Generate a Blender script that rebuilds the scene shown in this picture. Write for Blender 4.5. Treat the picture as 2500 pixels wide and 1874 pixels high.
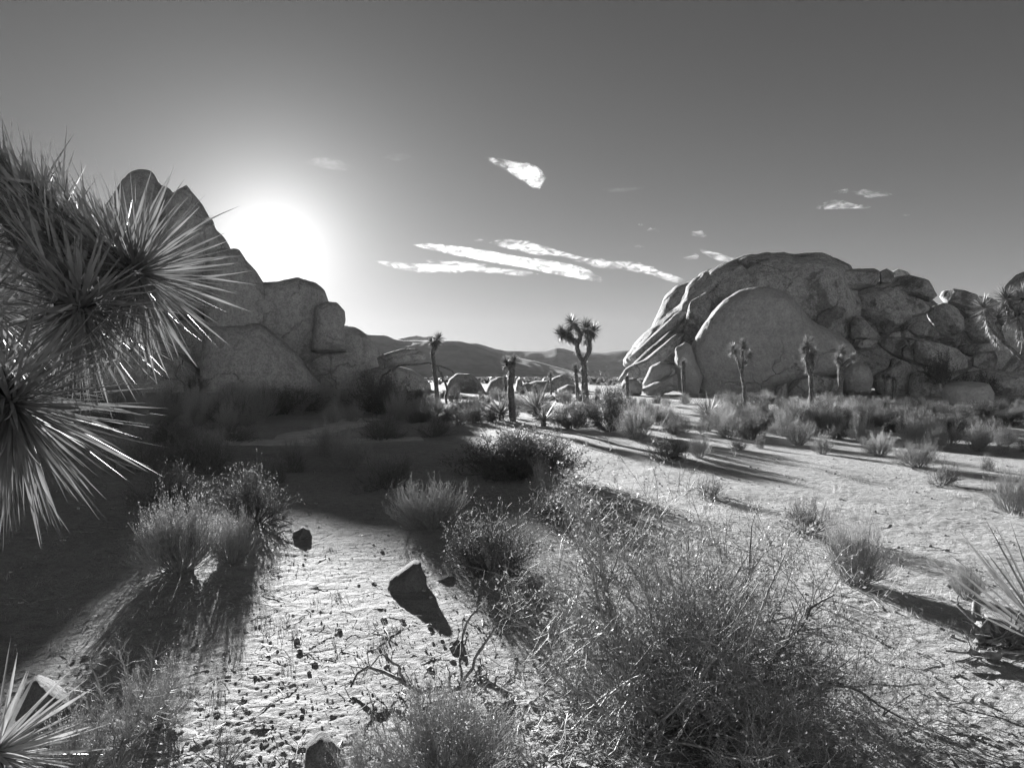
import bpy, bmesh, math, random
import numpy as np
from mathutils import Matrix, Vector

# ------------------------------------------------------------------ start: camera, light, exposure
scene = bpy.context.scene
for o in list(bpy.data.objects):
    bpy.data.objects.remove(o, do_unlink=True)
COL = scene.collection
F = 1853.0            # focal length in pixels of the 2500 px wide photograph
HZ = 900.0            # row of the level line
EYE = 1.6

cam_d = bpy.data.cameras.new('camera')
cam_d.sensor_width = 36.0
cam_d.lens = 36.0 * F / 2500.0
cam_d.shift_y = -(937.0 - HZ) / 2500.0
cam_d.clip_start = 0.05
cam_d.clip_end = 20000
cam = bpy.data.objects.new('camera', cam_d)
cam.location = (0, 0, EYE)
cam.rotation_euler = (math.radians(90), 0, 0)
COL.objects.link(cam)
scene.camera = cam

SUN_AZ = -17.45        # degrees to the right of straight ahead
SUN_EL = 8.8
sa, se = math.radians(SUN_AZ), math.radians(SUN_EL)
SUN_DIR = Vector((math.sin(sa) * math.cos(se), math.cos(sa) * math.cos(se), math.sin(se)))

world = bpy.data.worlds.new('World')
scene.world = world
world.use_nodes = True
wn = world.node_tree.nodes
wl = world.node_tree.links
wn.clear()
sky = wn.new('ShaderNodeTexSky')
sky.sky_type = 'NISHITA'
sky.sun_disc = False
sky.sun_elevation = se
sky.sun_rotation = sa
sky.altitude = 300
sky.air_density = 2.0
sky.dust_density = 0.25
sky.ozone_density = 1.0
# black-and-white film behind a deep red filter: red minus a little blue, times the filter's loss of light
sep = wn.new('ShaderNodeSeparateColor')
FILTER_BLUE, FILTER_LOSS = 0.30, 0.087
AUREOLE = 2.3
m1 = wn.new('ShaderNodeMath'); m1.operation = 'MULTIPLY_ADD'; m1.inputs[1].default_value = -FILTER_BLUE
m2 = wn.new('ShaderNodeMath'); m2.operation = 'MULTIPLY'; m2.inputs[1].default_value = FILTER_LOSS; m2.use_clamp = False
bg = wn.new('ShaderNodeBackground'); bg.inputs['Strength'].default_value = 0.05
wo = wn.new('ShaderNodeOutputWorld')
wl.new(sky.outputs[0], sep.inputs[0])
wl.new(sep.outputs[2], m1.inputs[0])
wl.new(sep.outputs[0], m1.inputs[2])
wl.new(m1.outputs[0], m2.inputs[0])
# the sun's own aureole: light scattered forward by dust, peaked round the sun (Henyey-Greenstein, g = 0.92)
tc = wn.new('ShaderNodeTexCoord')
dt = wn.new('ShaderNodeVectorMath'); dt.operation = 'DOT_PRODUCT'; dt.inputs[1].default_value = SUN_DIR
nz = wn.new('ShaderNodeVectorMath'); nz.operation = 'NORMALIZE'
k1 = wn.new('ShaderNodeMath'); k1.operation = 'MULTIPLY_ADD'; k1.inputs[1].default_value = -287.0; k1.inputs[2].default_value = 288.0
k2 = wn.new('ShaderNodeMath'); k2.operation = 'POWER'; k2.inputs[1].default_value = -1.5
k3 = wn.new('ShaderNodeMath'); k3.operation = 'MULTIPLY_ADD'; k3.inputs[1].default_value = AUREOLE
wl.new(tc.outputs['Generated'], nz.inputs[0])
wl.new(nz.outputs[0], dt.inputs[0])
wl.new(dt.outputs['Value'], k1.inputs[0])
wl.new(k1.outputs[0], k2.inputs[0])
wl.new(k2.outputs[0], k3.inputs[0])
wl.new(m2.outputs[0], k3.inputs[2])
wl.new(k3.outputs[0], bg.inputs['Color'])
wl.new(bg.outputs[0], wo.inputs[0])

sun_d = bpy.data.lights.new('sun', 'SUN')
sun_d.energy = 2.5
sun_d.angle = math.radians(0.5)
sun_d.color = (1.0, 1.0, 1.0)
sun = bpy.data.objects.new('sun', sun_d)
sun.rotation_euler = (-SUN_DIR).to_track_quat('-Z', 'Y').to_euler()
sun.location = (0, 0, 60)
COL.objects.link(sun)

vs = scene.view_settings
vs.view_transform = 'Standard'
vs.look = 'None'
vs.exposure = 3.15
vs.gamma = 1.0
vs.use_curve_mapping = False
cy = scene.cycles
cy.max_bounces = 6
cy.diffuse_bounces = 4
cy.glossy_bounces = 2
cy.transmission_bounces = 3
cy.transparent_max_bounces = 12
cy.volume_bounces = 0
cy.use_denoising = True
cy.denoiser = 'OPENIMAGEDENOISE'
cy.denoising_input_passes = 'RGB_ALBEDO_NORMAL'
cy.volume_step_rate = 0.25
cy.volume_max_steps = 256
HAZE_DENSITY = 1.4e-4
HAZE_G = 0.0

# ------------------------------------------------------------------ helpers
rng = np.random.default_rng(7)
_perm = np.random.default_rng(3).permutation(256)
_perm = np.concatenate([_perm, _perm, _perm])
_grad = np.random.default_rng(4).normal(size=(256, 3))
_grad /= np.linalg.norm(_grad, axis=1)[:, None]


def perlin(p):
    p = np.asarray(p, dtype=np.float64)
    i = np.floor(p).astype(np.int64)
    f = p - i
    i &= 255
    u = f * f * f * (f * (f * 6 - 15) + 10)
    out = 0
    for dx in (0, 1):
        wx = u[:, 0] if dx else 1 - u[:, 0]
        for dy in (0, 1):
            wy = u[:, 1] if dy else 1 - u[:, 1]
            for dz in (0, 1):
                wz = u[:, 2] if dz else 1 - u[:, 2]
                h = _perm[_perm[_perm[(i[:, 0] + dx) & 255] + ((i[:, 1] + dy) & 255)] + ((i[:, 2] + dz) & 255)]
                g = _grad[h]
                out = out + wx * wy * wz * (g[:, 0] * (f[:, 0] - dx) + g[:, 1] * (f[:, 1] - dy) + g[:, 2] * (f[:, 2] - dz))
    return out * 1.5


def fbm(p, octv=4, gain=0.5, ridged=False):
    a, s, t = 1.0, 0.0, 0.0
    q = np.array(p, dtype=np.float64)
    for _ in range(octv):
        n = perlin(q)
        if ridged:
            n = 1 - 2 * np.abs(n)
        s = s + a * n
        t += a
        a *= gain
        q = q * 2.03 + 17.3
    return s / t


def p2(x, y, s, z=0.0):
    x = np.asarray(x, float); y = np.asarray(y, float)
    return np.stack([x / s, y / s, np.full_like(x, z)], 1)


def prot(x, y, s, k):
    """like p2, turned and shifted by k so that the octaves never line up"""
    c, n = math.cos(0.7 + 1.9 * k), math.sin(0.7 + 1.9 * k)
    x = np.asarray(x, float); y = np.asarray(y, float)
    return np.stack([(c * x - n * y) / s + 13.37 * k, (n * x + c * y) / s + 7.91 * k, np.full_like(x, 0.31 + 2.17 * k)], 1)


def sstep(a, b, x):
    t = np.clip((x - a) / (b - a), 0, 1)
    return t * t * (3 - 2 * t)


def gz(x, y):
    """ground height without the fine clods"""
    x = np.atleast_1d(np.asarray(x, float)); y = np.atleast_1d(np.asarray(y, float))
    r = np.hypot(x, y)
    z = -0.0095 * np.clip(r - 75, 0, 500)
    z += 0.22 * perlin(p2(x, y, 24, 1.5)) * sstep(8, 26, r)
    z += 0.055 * perlin(p2(x, y, 5, 4.5)) * sstep(2.5, 9, r)
    z += 0.020 * perlin(p2(x, y, 1.3, 8.5))
    return z


def g1(x, y):
    return float(gz(x, y)[0])


def W(px, py, d):
    """point seen at a pixel of the photograph, at forward distance d"""
    return np.array([(px - 1250.0) / F * d, d, EYE - (py - HZ) / F * d])


def ground_at(px, py):
    """ground point seen at a pixel"""
    d = EYE * F / max(py - HZ, 8.0)
    for _ in range(4):
        x = (px - 1250.0) / F * d
        d = (EYE - g1(x, d)) * F / max(py - HZ, 8.0)
    x = (px - 1250.0) / F * d
    return np.array([x, d, g1(x, d)])


def mesh_from(name, V, faces, smooth=True):
    """faces: list of int arrays (n,3) or (n,4)"""
    V = np.asarray(V, dtype=np.float32)
    me = bpy.data.meshes.new(name)
    me.vertices.add(len(V))
    me.vertices.foreach_set('co', V.ravel())
    if not isinstance(faces, (list, tuple)):
        faces = [faces]
    faces = [np.asarray(f, dtype=np.int32) for f in faces if len(f)]
    nl = sum(f.size for f in faces)
    npoly = sum(len(f) for f in faces)
    me.loops.add(nl)
    me.polygons.add(npoly)
    me.loops.foreach_set('vertex_index', np.concatenate([f.ravel() for f in faces]))
    st = []
    k = 0
    for f in faces:
        st.append(np.arange(len(f)) * f.shape[1] + k)
        k += f.size
    me.polygons.foreach_set('loop_start', np.concatenate(st).astype(np.int32))
    me.update(calc_edges=True)
    me.polygons.foreach_set('use_smooth', np.full(npoly, bool(smooth)))
    me.validate()
    return me


def link(name, me, mat=None, parent=None, loc=None, rotz=None, scale=None):
    o = bpy.data.objects.new(name, me)
    COL.objects.link(o)
    if mat is not None and me is not None and not me.materials:
        me.materials.append(mat)
    if parent is not None:
        o.parent = parent
    if loc is not None:
        o.location = [float(v) for v in loc]
    if rotz is not None:
        o.rotation_euler = (0, 0, float(rotz))
    if scale is not None:
        o.scale = scale if hasattr(scale, '__len__') else (scale,) * 3
    return o


def tag(o, label=None, cat=None, group=None, kind=None):
    if label: o['label'] = label
    if cat: o['category'] = cat
    if group: o['group'] = group
    if kind: o['kind'] = kind
    return o


def thing(name, label, cat, loc, group=None):
    return tag(link(name, None, loc=loc), label, cat, group)


def unit(v):
    v = np.asarray(v, float)
    return v / np.maximum(np.linalg.norm(v, axis=-1, keepdims=True), 1e-9)


def tubes(P, R, sides=3, cap=False):
    """P (n,k,3), R (n,k) -> V, quads"""
    n, k, _ = P.shape
    T = np.empty_like(P)
    T[:, 1:-1] = P[:, 2:] - P[:, :-2]
    T[:, 0] = P[:, 1] - P[:, 0]
    T[:, -1] = P[:, -1] - P[:, -2]
    T = unit(T)
    ref = np.where(np.abs(T[:, :1, 2:3]) > 0.9, np.array([1.0, 0, 0]), np.array([0.0, 0, 1]))
    ref = np.broadcast_to(ref, T.shape)
    A = unit(np.cross(T, ref))
    B = np.cross(T, A)
    ang = np.arange(sides) * 2 * math.pi / sides
    V = P[:, :, None, :] + R[:, :, None, None] * (A[:, :, None, :] * np.cos(ang)[None, None, :, None] + B[:, :, None, :] * np.sin(ang)[None, None, :, None])
    idx = np.arange(n * k * sides).reshape(n, k, sides)
    a = idx[:, :-1, :]
    b = np.roll(idx, -1, 2)[:, :-1, :]
    c = np.roll(idx, -1, 2)[:, 1:, :]
    d = idx[:, 1:, :]
    Q = np.stack([a, b, c, d], -1).reshape(-1, 4)
    return V.reshape(-1, 3), Q


def join(parts):
    Vs, Q, T, o = [], [], [], 0
    for V, f in parts:
        for g in (f if isinstance(f, list) else [f]):
            if len(g):
                (Q if g.shape[1] == 4 else T).append(g + o)
        Vs.append(V)
        o += len(V)
    fs = []
    if Q: fs.append(np.concatenate(Q))
    if T: fs.append(np.concatenate(T))
    return np.concatenate(Vs), fs


def spline(pts, n):
    pts = np.asarray(pts, float)
    if len(pts) == 2:
        t = np.linspace(0, 1, n)[:, None]
        return pts[0] * (1 - t) + pts[1] * t
    P = np.vstack([2 * pts[0] - pts[1], pts, 2 * pts[-1] - pts[-2]])
    m = len(pts) - 1
    u = np.linspace(0, m - 1e-6, n)
    i = u.astype(int)
    t = (u - i)[:, None]
    a, b, c, d = P[i], P[i + 1], P[i + 2], P[i + 3]
    return 0.5 * (2 * b + (c - a) * t + (2 * a - 5 * b + 4 * c - d) * t ** 2 + (3 * b - a - 3 * c + d) * t ** 3)


# ------------------------------------------------------------------ materials (all neutral: the photograph is black and white)
def new_mat(name):
    m = bpy.data.materials.new(name)
    m.use_nodes = True
    nt = m.node_tree
    nt.nodes.clear()
    return m, nt, nt.nodes.new, nt.links.new


def mth(nt, op, a, b=None, c=None, clamp=False):
    n = nt.nodes.new('ShaderNodeMath')
    n.operation = op
    n.use_clamp = clamp
    for i, v in enumerate((a, b, c)):
        if v is None: continue
        if isinstance(v, (int, float)): n.inputs[i].default_value = v
        else: nt.links.new(v, n.inputs[i])
    return n.outputs[0]


def noise_node(nt, vec, scale, detail=4, rough=0.55, dist=0.0):
    n = nt.nodes.new('ShaderNodeTexNoise')
    n.inputs['Scale'].default_value = scale
    n.inputs['Detail'].default_value = detail
    n.inputs['Roughness'].default_value = rough
    n.inputs['Distortion'].default_value = dist
    if vec is not None: nt.links.new(vec, n.inputs['Vector'])
    return n.outputs['Fac']


def ramp(nt, v, a, b, lo, hi):
    n = nt.nodes.new('ShaderNodeMapRange')
    n.inputs[1].default_value = a; n.inputs[2].default_value = b
    n.inputs[3].default_value = lo; n.inputs[4].default_value = hi
    n.interpolation_type = 'SMOOTHSTEP'
    nt.links.new(v, n.inputs[0])
    return n.outputs[0]


def bump(nt, h, strength, dist, normal=None):
    n = nt.nodes.new('ShaderNodeBump')
    n.inputs['Strength'].default_value = strength
    n.inputs['Distance'].default_value = dist
    nt.links.new(h, n.inputs['Height'])
    if normal is not None: nt.links.new(normal, n.inputs['Normal'])
    return n.outputs[0]


def pos_of(nt):
    return nt.nodes.new('ShaderNodeNewGeometry').outputs['Position']


def principled(nt, col, rough=0.85, spec=0.25, normal=None):
    b = nt.nodes.new('ShaderNodeBsdfPrincipled')
    if isinstance(col, (int, float)): b.inputs['Base Color'].default_value = (col, col, col, 1)
    else: nt.links.new(col, b.inputs['Base Color'])
    b.inputs['Roughness'].default_value = rough
    b.inputs['Specular IOR Level'].default_value = spec
    if normal is not None: nt.links.new(normal, b.inputs['Normal'])
    return b.outputs[0]


def out(nt, sh):
    o = nt.nodes.new('ShaderNodeOutputMaterial')
    nt.links.new(sh, o.inputs[0])


def rock_material(name, dark, light, size, cracks=True, varnish=0.45):
    m, nt, N, L = new_mat(name)
    p = pos_of(nt)
    big = noise_node(nt, p, 0.35 / size, 5, 0.62, 0.4)
    mid = noise_node(nt, p, 2.2 / size, 6, 0.65)
    fine = noise_node(nt, p, 8 / size, 4, 0.75)
    base = mth(nt, 'ADD', mth(nt, 'MULTIPLY', mid, 0.42), mth(nt, 'MULTIPLY', fine, 0.58))
    col = ramp(nt, base, 0.36, 0.64, dark, light)
    patch = ramp(nt, mth(nt, 'ADD', big, mth(nt, 'MULTIPLY', mid, 0.35)), 0.70, 0.80, 0, 1)
    col = mth(nt, 'MULTIPLY', col, mth(nt, 'SUBTRACT', 1.0, mth(nt, 'MULTIPLY', patch, varnish)))
    h = mth(nt, 'ADD', mth(nt, 'MULTIPLY', mid, 1.0), mth(nt, 'MULTIPLY', fine, 0.25))
    if cracks:
        warp = N('ShaderNodeVectorMath'); warp.operation = 'MULTIPLY_ADD'
        nn = N('ShaderNodeTexNoise'); nn.inputs['Scale'].default_value = 0.9 / size
        nn.inputs['Detail'].default_value = 4
        L(p, nn.inputs['Vector'])
        warp.inputs[1].default_value = (1.8 * size, 1.8 * size, 1.2 * size)
        L(nn.outputs['Color'], warp.inputs[0]); L(p, warp.inputs[2])
        vo = N('ShaderNodeTexVoronoi'); vo.feature = 'DISTANCE_TO_EDGE'
        vo.inputs['Scale'].default_value = 0.28 / size
        L(warp.outputs[0], vo.inputs['Vector'])
        cr = ramp(nt, vo.outputs['Distance'], 0.0, 0.025, 1, 0)
        sel = ramp(nt, noise_node(nt, p, 0.22 / size, 2, 0.5), 0.47, 0.60, 0, 1)
        cr = mth(nt, 'MULTIPLY', cr, sel)
        h = mth(nt, 'SUBTRACT', h, mth(nt, 'MULTIPLY', cr, 0.9))
    nrm = bump(nt, h, 0.75, 0.30 * size)
    out(nt, principled(nt, col, 0.92, 0.15, nrm))
    return m


M_rock = rock_material('weathered_granite', 0.20, 0.50, 1.0, varnish=0.6)
M_rock_smooth = rock_material('smooth_granite', 0.30, 0.47, 1.0, cracks=True, varnish=0.22)
M_rock_pale = rock_material('pale_granite', 0.34, 0.45, 0.8, cracks=False, varnish=0.2)
M_rock_left = rock_material('bleached_granite', 0.24, 0.46, 1.0, varnish=0.35)
M_stone = rock_material('dark_stone', 0.09, 0.20, 0.05, cracks=False, varnish=0.3)


def ground_material():
    m, nt, N, L = new_mat('gritty_sand')
    p = pos_of(nt)
    a = noise_node(nt, p, 0.6, 5, 0.6)
    b = noise_node(nt, p, 9, 5, 0.65)
    c = noise_node(nt, p, 60, 4, 0.7)
    d = noise_node(nt, p, 190, 2, 0.6)
    v = mth(nt, 'ADD', mth(nt, 'MULTIPLY', a, 0.25), mth(nt, 'ADD', mth(nt, 'MULTIPLY', b, 0.33), mth(nt, 'MULTIPLY', c, 0.42)))
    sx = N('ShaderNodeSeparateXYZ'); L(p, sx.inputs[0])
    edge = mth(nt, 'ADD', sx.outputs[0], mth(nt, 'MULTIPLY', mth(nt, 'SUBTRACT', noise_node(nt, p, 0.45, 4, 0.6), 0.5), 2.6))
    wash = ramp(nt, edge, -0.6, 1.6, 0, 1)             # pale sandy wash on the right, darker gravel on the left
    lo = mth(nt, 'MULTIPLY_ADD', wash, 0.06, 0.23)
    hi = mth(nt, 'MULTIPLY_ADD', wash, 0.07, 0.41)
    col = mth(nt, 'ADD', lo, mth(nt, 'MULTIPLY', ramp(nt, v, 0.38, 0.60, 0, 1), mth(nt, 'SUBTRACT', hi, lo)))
    speck = ramp(nt, d, 0.56, 0.66, 0, 0.55)
    col = mth(nt, 'MULTIPLY', col, mth(nt, 'SUBTRACT', 1.0, speck))
    h = mth(nt, 'ADD', mth(nt, 'MULTIPLY', b, 0.055), mth(nt, 'ADD', mth(nt, 'MULTIPLY', c, 0.016), mth(nt, 'MULTIPLY', d, 0.004)))
    nrm = bump(nt, h, 1.0, 1.0)
    out(nt, principled(nt, col, 0.9, 0.2, nrm))
    return m


def simple_material(name, lo, hi, scale, rough=0.8, spec=0.2, bd=0.0):
    m, nt, N, L = new_mat(name)
    p = pos_of(nt)
    n = noise_node(nt, p, scale, 4, 0.6)
    nrm = bump(nt, n, 0.6, bd) if bd else None
    out(nt, principled(nt, ramp(nt, n, 0.3, 0.7, lo, hi), rough, spec, nrm))
    return m


def leaf_material(name, lo, hi, scale, trans=0.35, rough=0.4, spec=0.5):
    m, nt, N, L = new_mat(name)
    p = pos_of(nt)
    n = noise_node(nt, p, scale, 3, 0.6)
    c = ramp(nt, n, 0.3, 0.7, lo, hi)
    pr = principled(nt, c, rough, spec)
    tr = N('ShaderNodeBsdfTranslucent')
    L(c, tr.inputs[0])
    mx = N('ShaderNodeMixShader')
    mx.inputs[0].default_value = trans
    L(pr, mx.inputs[1]); L(tr.outputs[0], mx.inputs[2])
    out(nt, mx.outputs[0])
    return m


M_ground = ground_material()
M_hill = simple_material('scrubby_hillside', 0.10, 0.26, 0.05, 0.95, 0.05)
M_twig = leaf_material('dry_twig', 0.20, 0.42, 30, 0.10, 0.6, 0.25)
M_twig_dark = leaf_material('dark_twig', 0.08, 0.18, 30, 0.05, 0.6, 0.22)
M_leaf = leaf_material('small_grey_leaf', 0.16, 0.32, 14, 0.45, 0.5, 0.4)
M_leaf_dark = leaf_material('small_dark_leaf', 0.08, 0.16, 14, 0.4, 0.5, 0.4)
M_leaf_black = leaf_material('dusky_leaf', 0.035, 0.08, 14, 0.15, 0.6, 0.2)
M_leaf_pale = leaf_material('pale_dry_leaf', 0.25, 0.45, 14, 0.45, 0.5, 0.4)
M_yucca = leaf_material('yucca_leaf', 0.14, 0.26, 9, 0.22, 0.55, 0.3)
M_yucca_pale = leaf_material('pale_yucca_leaf', 0.26, 0.42, 9, 0.25, 0.35, 0.6)
M_yucca_dead = leaf_material('dead_yucca_leaf', 0.16, 0.36, 12, 0.10, 0.7, 0.2)
M_bark = simple_material('shaggy_bark', 0.06, 0.17, 16, 0.9, 0.15, 0.04)
M_deadwood = simple_material('grey_dead_wood', 0.08, 0.26, 35, 0.8, 0.25, 0.01)
M_pebble = simple_material('pebble', 0.14, 0.40, 45, 0.8, 0.3)
M_pebble_dark = simple_material('grey_pebble', 0.14, 0.28, 45, 0.8, 0.3)
M_litter = leaf_material('straw_litter', 0.16, 0.42, 40, 0.2, 0.5, 0.4)
M_grass = leaf_material('dry_grass_blade', 0.22, 0.42, 10, 0.4, 0.5, 0.4)
M_stake = simple_material('white_painted_wood', 0.7, 0.8, 20, 0.7, 0.2)

# ------------------------------------------------------------------ the ground: one sheet out to the far hills
def build_ground():
    th = np.concatenate([np.linspace(-46, 46, 880), np.linspace(46, 314, 66)[1:-1]])
    th = np.radians(th)
    r = [0.25, 0.6, 1.0, 1.4, 1.7]
    x = 1.9
    while x < 2.4: r.append(x); x *= 1.008
    while x < 8: r.append(x); x *= 1.0036
    while x < 34: r.append(x); x *= 1.0075
    while x < 90: r.append(x); x *= 1.018
    while x < 900: r.append(x); x *= 1.05
    r = np.array(r)
    RR, TH = np.meshgrid(r, th, indexing='ij')
    X = (RR * np.sin(TH)).ravel(); Y = (RR * np.cos(TH)).ravel()
    Z = gz(X, Y)
    rr = RR.ravel()
    # clods, footprints and grit
    path = sstep(-0.3, 0.5, perlin(p2(X, Y, 7, 2.2)) + 0.35 * sstep(0, 6, X))
    fade = sstep(70, 25, rr)
    mask = 0.6 + 0.6 * sstep(-0.4, 0.5, perlin(p2(X, Y, 1.1, 7.7))) * sstep(-0.5, 0.4, perlin(p2(X, Y, 3.1, 5.7)))
    near = sstep(9, 5.5, rr)
    rel = 0.009 * perlin(prot(X, Y, 0.55, 1)) + 0.0042 * perlin(prot(X, Y, 0.24, 2)) + 0.0042 * perlin(prot(X, Y, 0.13, 3)) * sstep(60, 25, rr)
    rel += 0.0042 * perlin(prot(X, Y, 0.074, 4)) * sstep(22, 10, rr) + 0.0042 * perlin(prot(X, Y, 0.043, 5)) * near + 0.0034 * perlin(prot(X, Y, 0.025, 6)) * sstep(6, 4, rr)
    Z = Z + fade * rel * mask
    V = np.stack([X, Y, Z], 1)
    nr, nt_ = RR.shape
    idx = np.arange(nr * nt_).reshape(nr, nt_)
    a = idx[:-1]; b = np.roll(idx, -1, 1)[:-1]; c = np.roll(idx, -1, 1)[1:]; d = idx[1:]
    Q = np.stack([a, d, c, b], -1).reshape(-1, 4)
    cen = len(V)
    V = np.vstack([V, [0, 0, 0]])
    T = np.stack([np.full(nt_, cen), idx[0], np.roll(idx[0], -1)], 1)[:, [0, 2, 1]]
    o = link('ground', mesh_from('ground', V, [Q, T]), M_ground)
    tag(o, kind='structure')


build_ground()


# ------------------------------------------------------------------ hills beyond the plain
def ridge(name, prof, D, run, seed, namp):
    xs = np.array([p[0] for p in prof], float); ys = np.array([p[1] for p in prof], float)
    px = np.arange(xs[0], xs[-1], 9.0)
    top = np.interp(px, xs, ys)
    X = (px - 1250) / F * D
    zt = EYE - (top - HZ) / F * D
    base = -6.5
    t = np.linspace(-1, 1, 41)
    XX, TT = np.meshgrid(X, t, indexing='ij')
    ZT = np.repeat(zt[:, None], len(t), 1)
    sh = np.clip(1 - np.abs(TT) ** 1.15, 0, 1)
    q = np.stack([XX.ravel() / 22, TT.ravel() * run / 30, np.full(XX.size, seed)], 1)
    n = fbm(q, 5, 0.55).reshape(XX.shape)
    gul = fbm(np.stack([XX.ravel() / 9 + TT.ravel() * 1.5, TT.ravel() * 2, np.full(XX.size, seed + 5.5)], 1), 3, 0.5, True).reshape(XX.shape)
    hgt = (ZT - base)
    Z = base + hgt * sh + (n * namp + gul * namp * 0.5) * hgt * (sh * (1 - sh) * 4) + n * namp * 0.08 * hgt * sh
    Y = D + TT * run + 0.12 * run * n
    V = np.stack([XX, Y, Z], -1).reshape(-1, 3)
    idx = np.arange(XX.size).reshape(XX.shape)
    Q = np.stack([idx[:-1, :-1], idx[1:, :-1], idx[1:, 1:], idx[:-1, 1:]], -1).reshape(-1, 4)
    o = link(name, mesh_from(name, V, Q), M_hill)
    tag(o, kind='structure')


ridge('hill', [(-1900, 860), (-900, 820), (-200, 835), (400, 800), (700, 790), (868, 806), (900, 816), (937, 817), (960, 826), (985, 831), (1082, 830), (1120, 832), (1160, 840),
               (1190, 852), (1227, 866), (1306, 881), (1379, 901), (1440, 919), (1500, 926), (4200, 932)], 430, 110, 2.3, 0.22)
ridge('hill', [(-1900, 850), (-800, 830), (300, 850), (900, 842), (1100, 834), (1162, 837), (1205, 850), (1234, 855), (1324, 857), (1340, 853), (1357, 848), (1379, 851), (1400, 858),
               (1469, 860), (1505, 855), (1541, 853), (1650, 850), (2000, 868), (2600, 845), (3300, 860), (4200, 850)], 600, 110, 7.9, 0.18)
ridge('mountain', [(-1900, 850), (-500, 840), (500, 850), (930, 836), (966, 828), (992, 822), (1017, 819), (1035, 823), (1053, 820), (1075, 829), (1110, 838), (1300, 872), (2200, 865), (3000, 850), (4200, 860)],
      780, 90, 12.4, 0.15)


def bounce_hills():
    """unseen rocky rim behind the camera, added to bounce sunlight into the shade"""
    az = np.radians(np.linspace(78, 282, 260))
    t = np.linspace(-1, 1, 25)
    A, T = np.meshgrid(az, t, indexing='ij')
    top = 37 + 7 * perlin(np.stack([np.sin(A.ravel()) * 3.1, np.cos(A.ravel()) * 3.1, 0 * A.ravel() + 4.4], 1)).reshape(A.shape)
    n = fbm(np.stack([np.sin(A.ravel()) * 9, np.cos(A.ravel()) * 9, T.ravel() * 1.4], 1), 5, 0.55).reshape(A.shape)
    Rr = 142 + T * 36 + 6 * n
    sh = np.clip(1 - np.abs(T) ** 1.3, 0, 1)
    Z = -2.2 + (top + 2.2) * sh * (1 + 0.35 * n)
    V = np.stack([Rr * np.sin(A), Rr * np.cos(A), Z], -1).reshape(-1, 3)
    idx = np.arange(A.size).reshape(A.shape)
    Q = np.stack([idx[:-1, :-1], idx[:-1, 1:], idx[1:, 1:], idx[1:, :-1]], -1).reshape(-1, 4)
    tag(link('hill', mesh_from('hill', V, Q), M_rock_pale), kind='structure')  # this hill is an added bounce surface, out of view


bounce_hills()


# ------------------------------------------------------------------ boulders
_ico = {}


def ico(sub):
    if sub not in _ico:
        bm = bmesh.new()
        bmesh.ops.create_icosphere(bm, subdivisions=sub, radius=1)
        V = np.array([v.co[:] for v in bm.verts])
        Fc = np.array([[v.index for v in f.verts] for f in bm.faces])
        bm.free()
        _ico[sub] = (V, Fc)
    return _ico[sub]


def centroid(P):
    x, y = P[:, 0], P[:, 1]
    x2, y2 = np.roll(x, -1), np.roll(y, -1)
    cr = x * y2 - x2 * y
    A = cr.sum() / 2
    return np.array([((x + x2) * cr).sum() / (6 * A), ((y + y2) * cr).sum() / (6 * A)])


def radial(P, n=256, smooth=2.0):
    """star outline P (m,2) about the origin -> radius at n angles"""
    ang = np.arange(n) * 2 * math.pi / n
    d = np.stack([np.cos(ang), np.sin(ang)], 1)
    a = P; b = np.roll(P, -1, 0)
    e = b - a
    det = d[:, None, 0] * -e[None, :, 1] + d[:, None, 1] * e[None, :, 0]
    det = np.where(np.abs(det) < 1e-12, 1e-12, det)
    t = (a[None, :, 0] * -e[None, :, 1] + a[None, :, 1] * e[None, :, 0]) / det
    u = (d[:, None, 0] * a[None, :, 1] - d[:, None, 1] * a[None, :, 0]) / det
    ok = (u >= -1e-6) & (u <= 1 + 1e-6) & (t > 0)
    r = np.where(ok, t, 0).max(1)
    k = np.arange(-8, 9)
    w = np.exp(-0.5 * (k / smooth) ** 2); w /= w.sum()
    r2 = sum(wi * np.roll(r, ki) for ki, wi in zip(k, w))
    return r2


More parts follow.
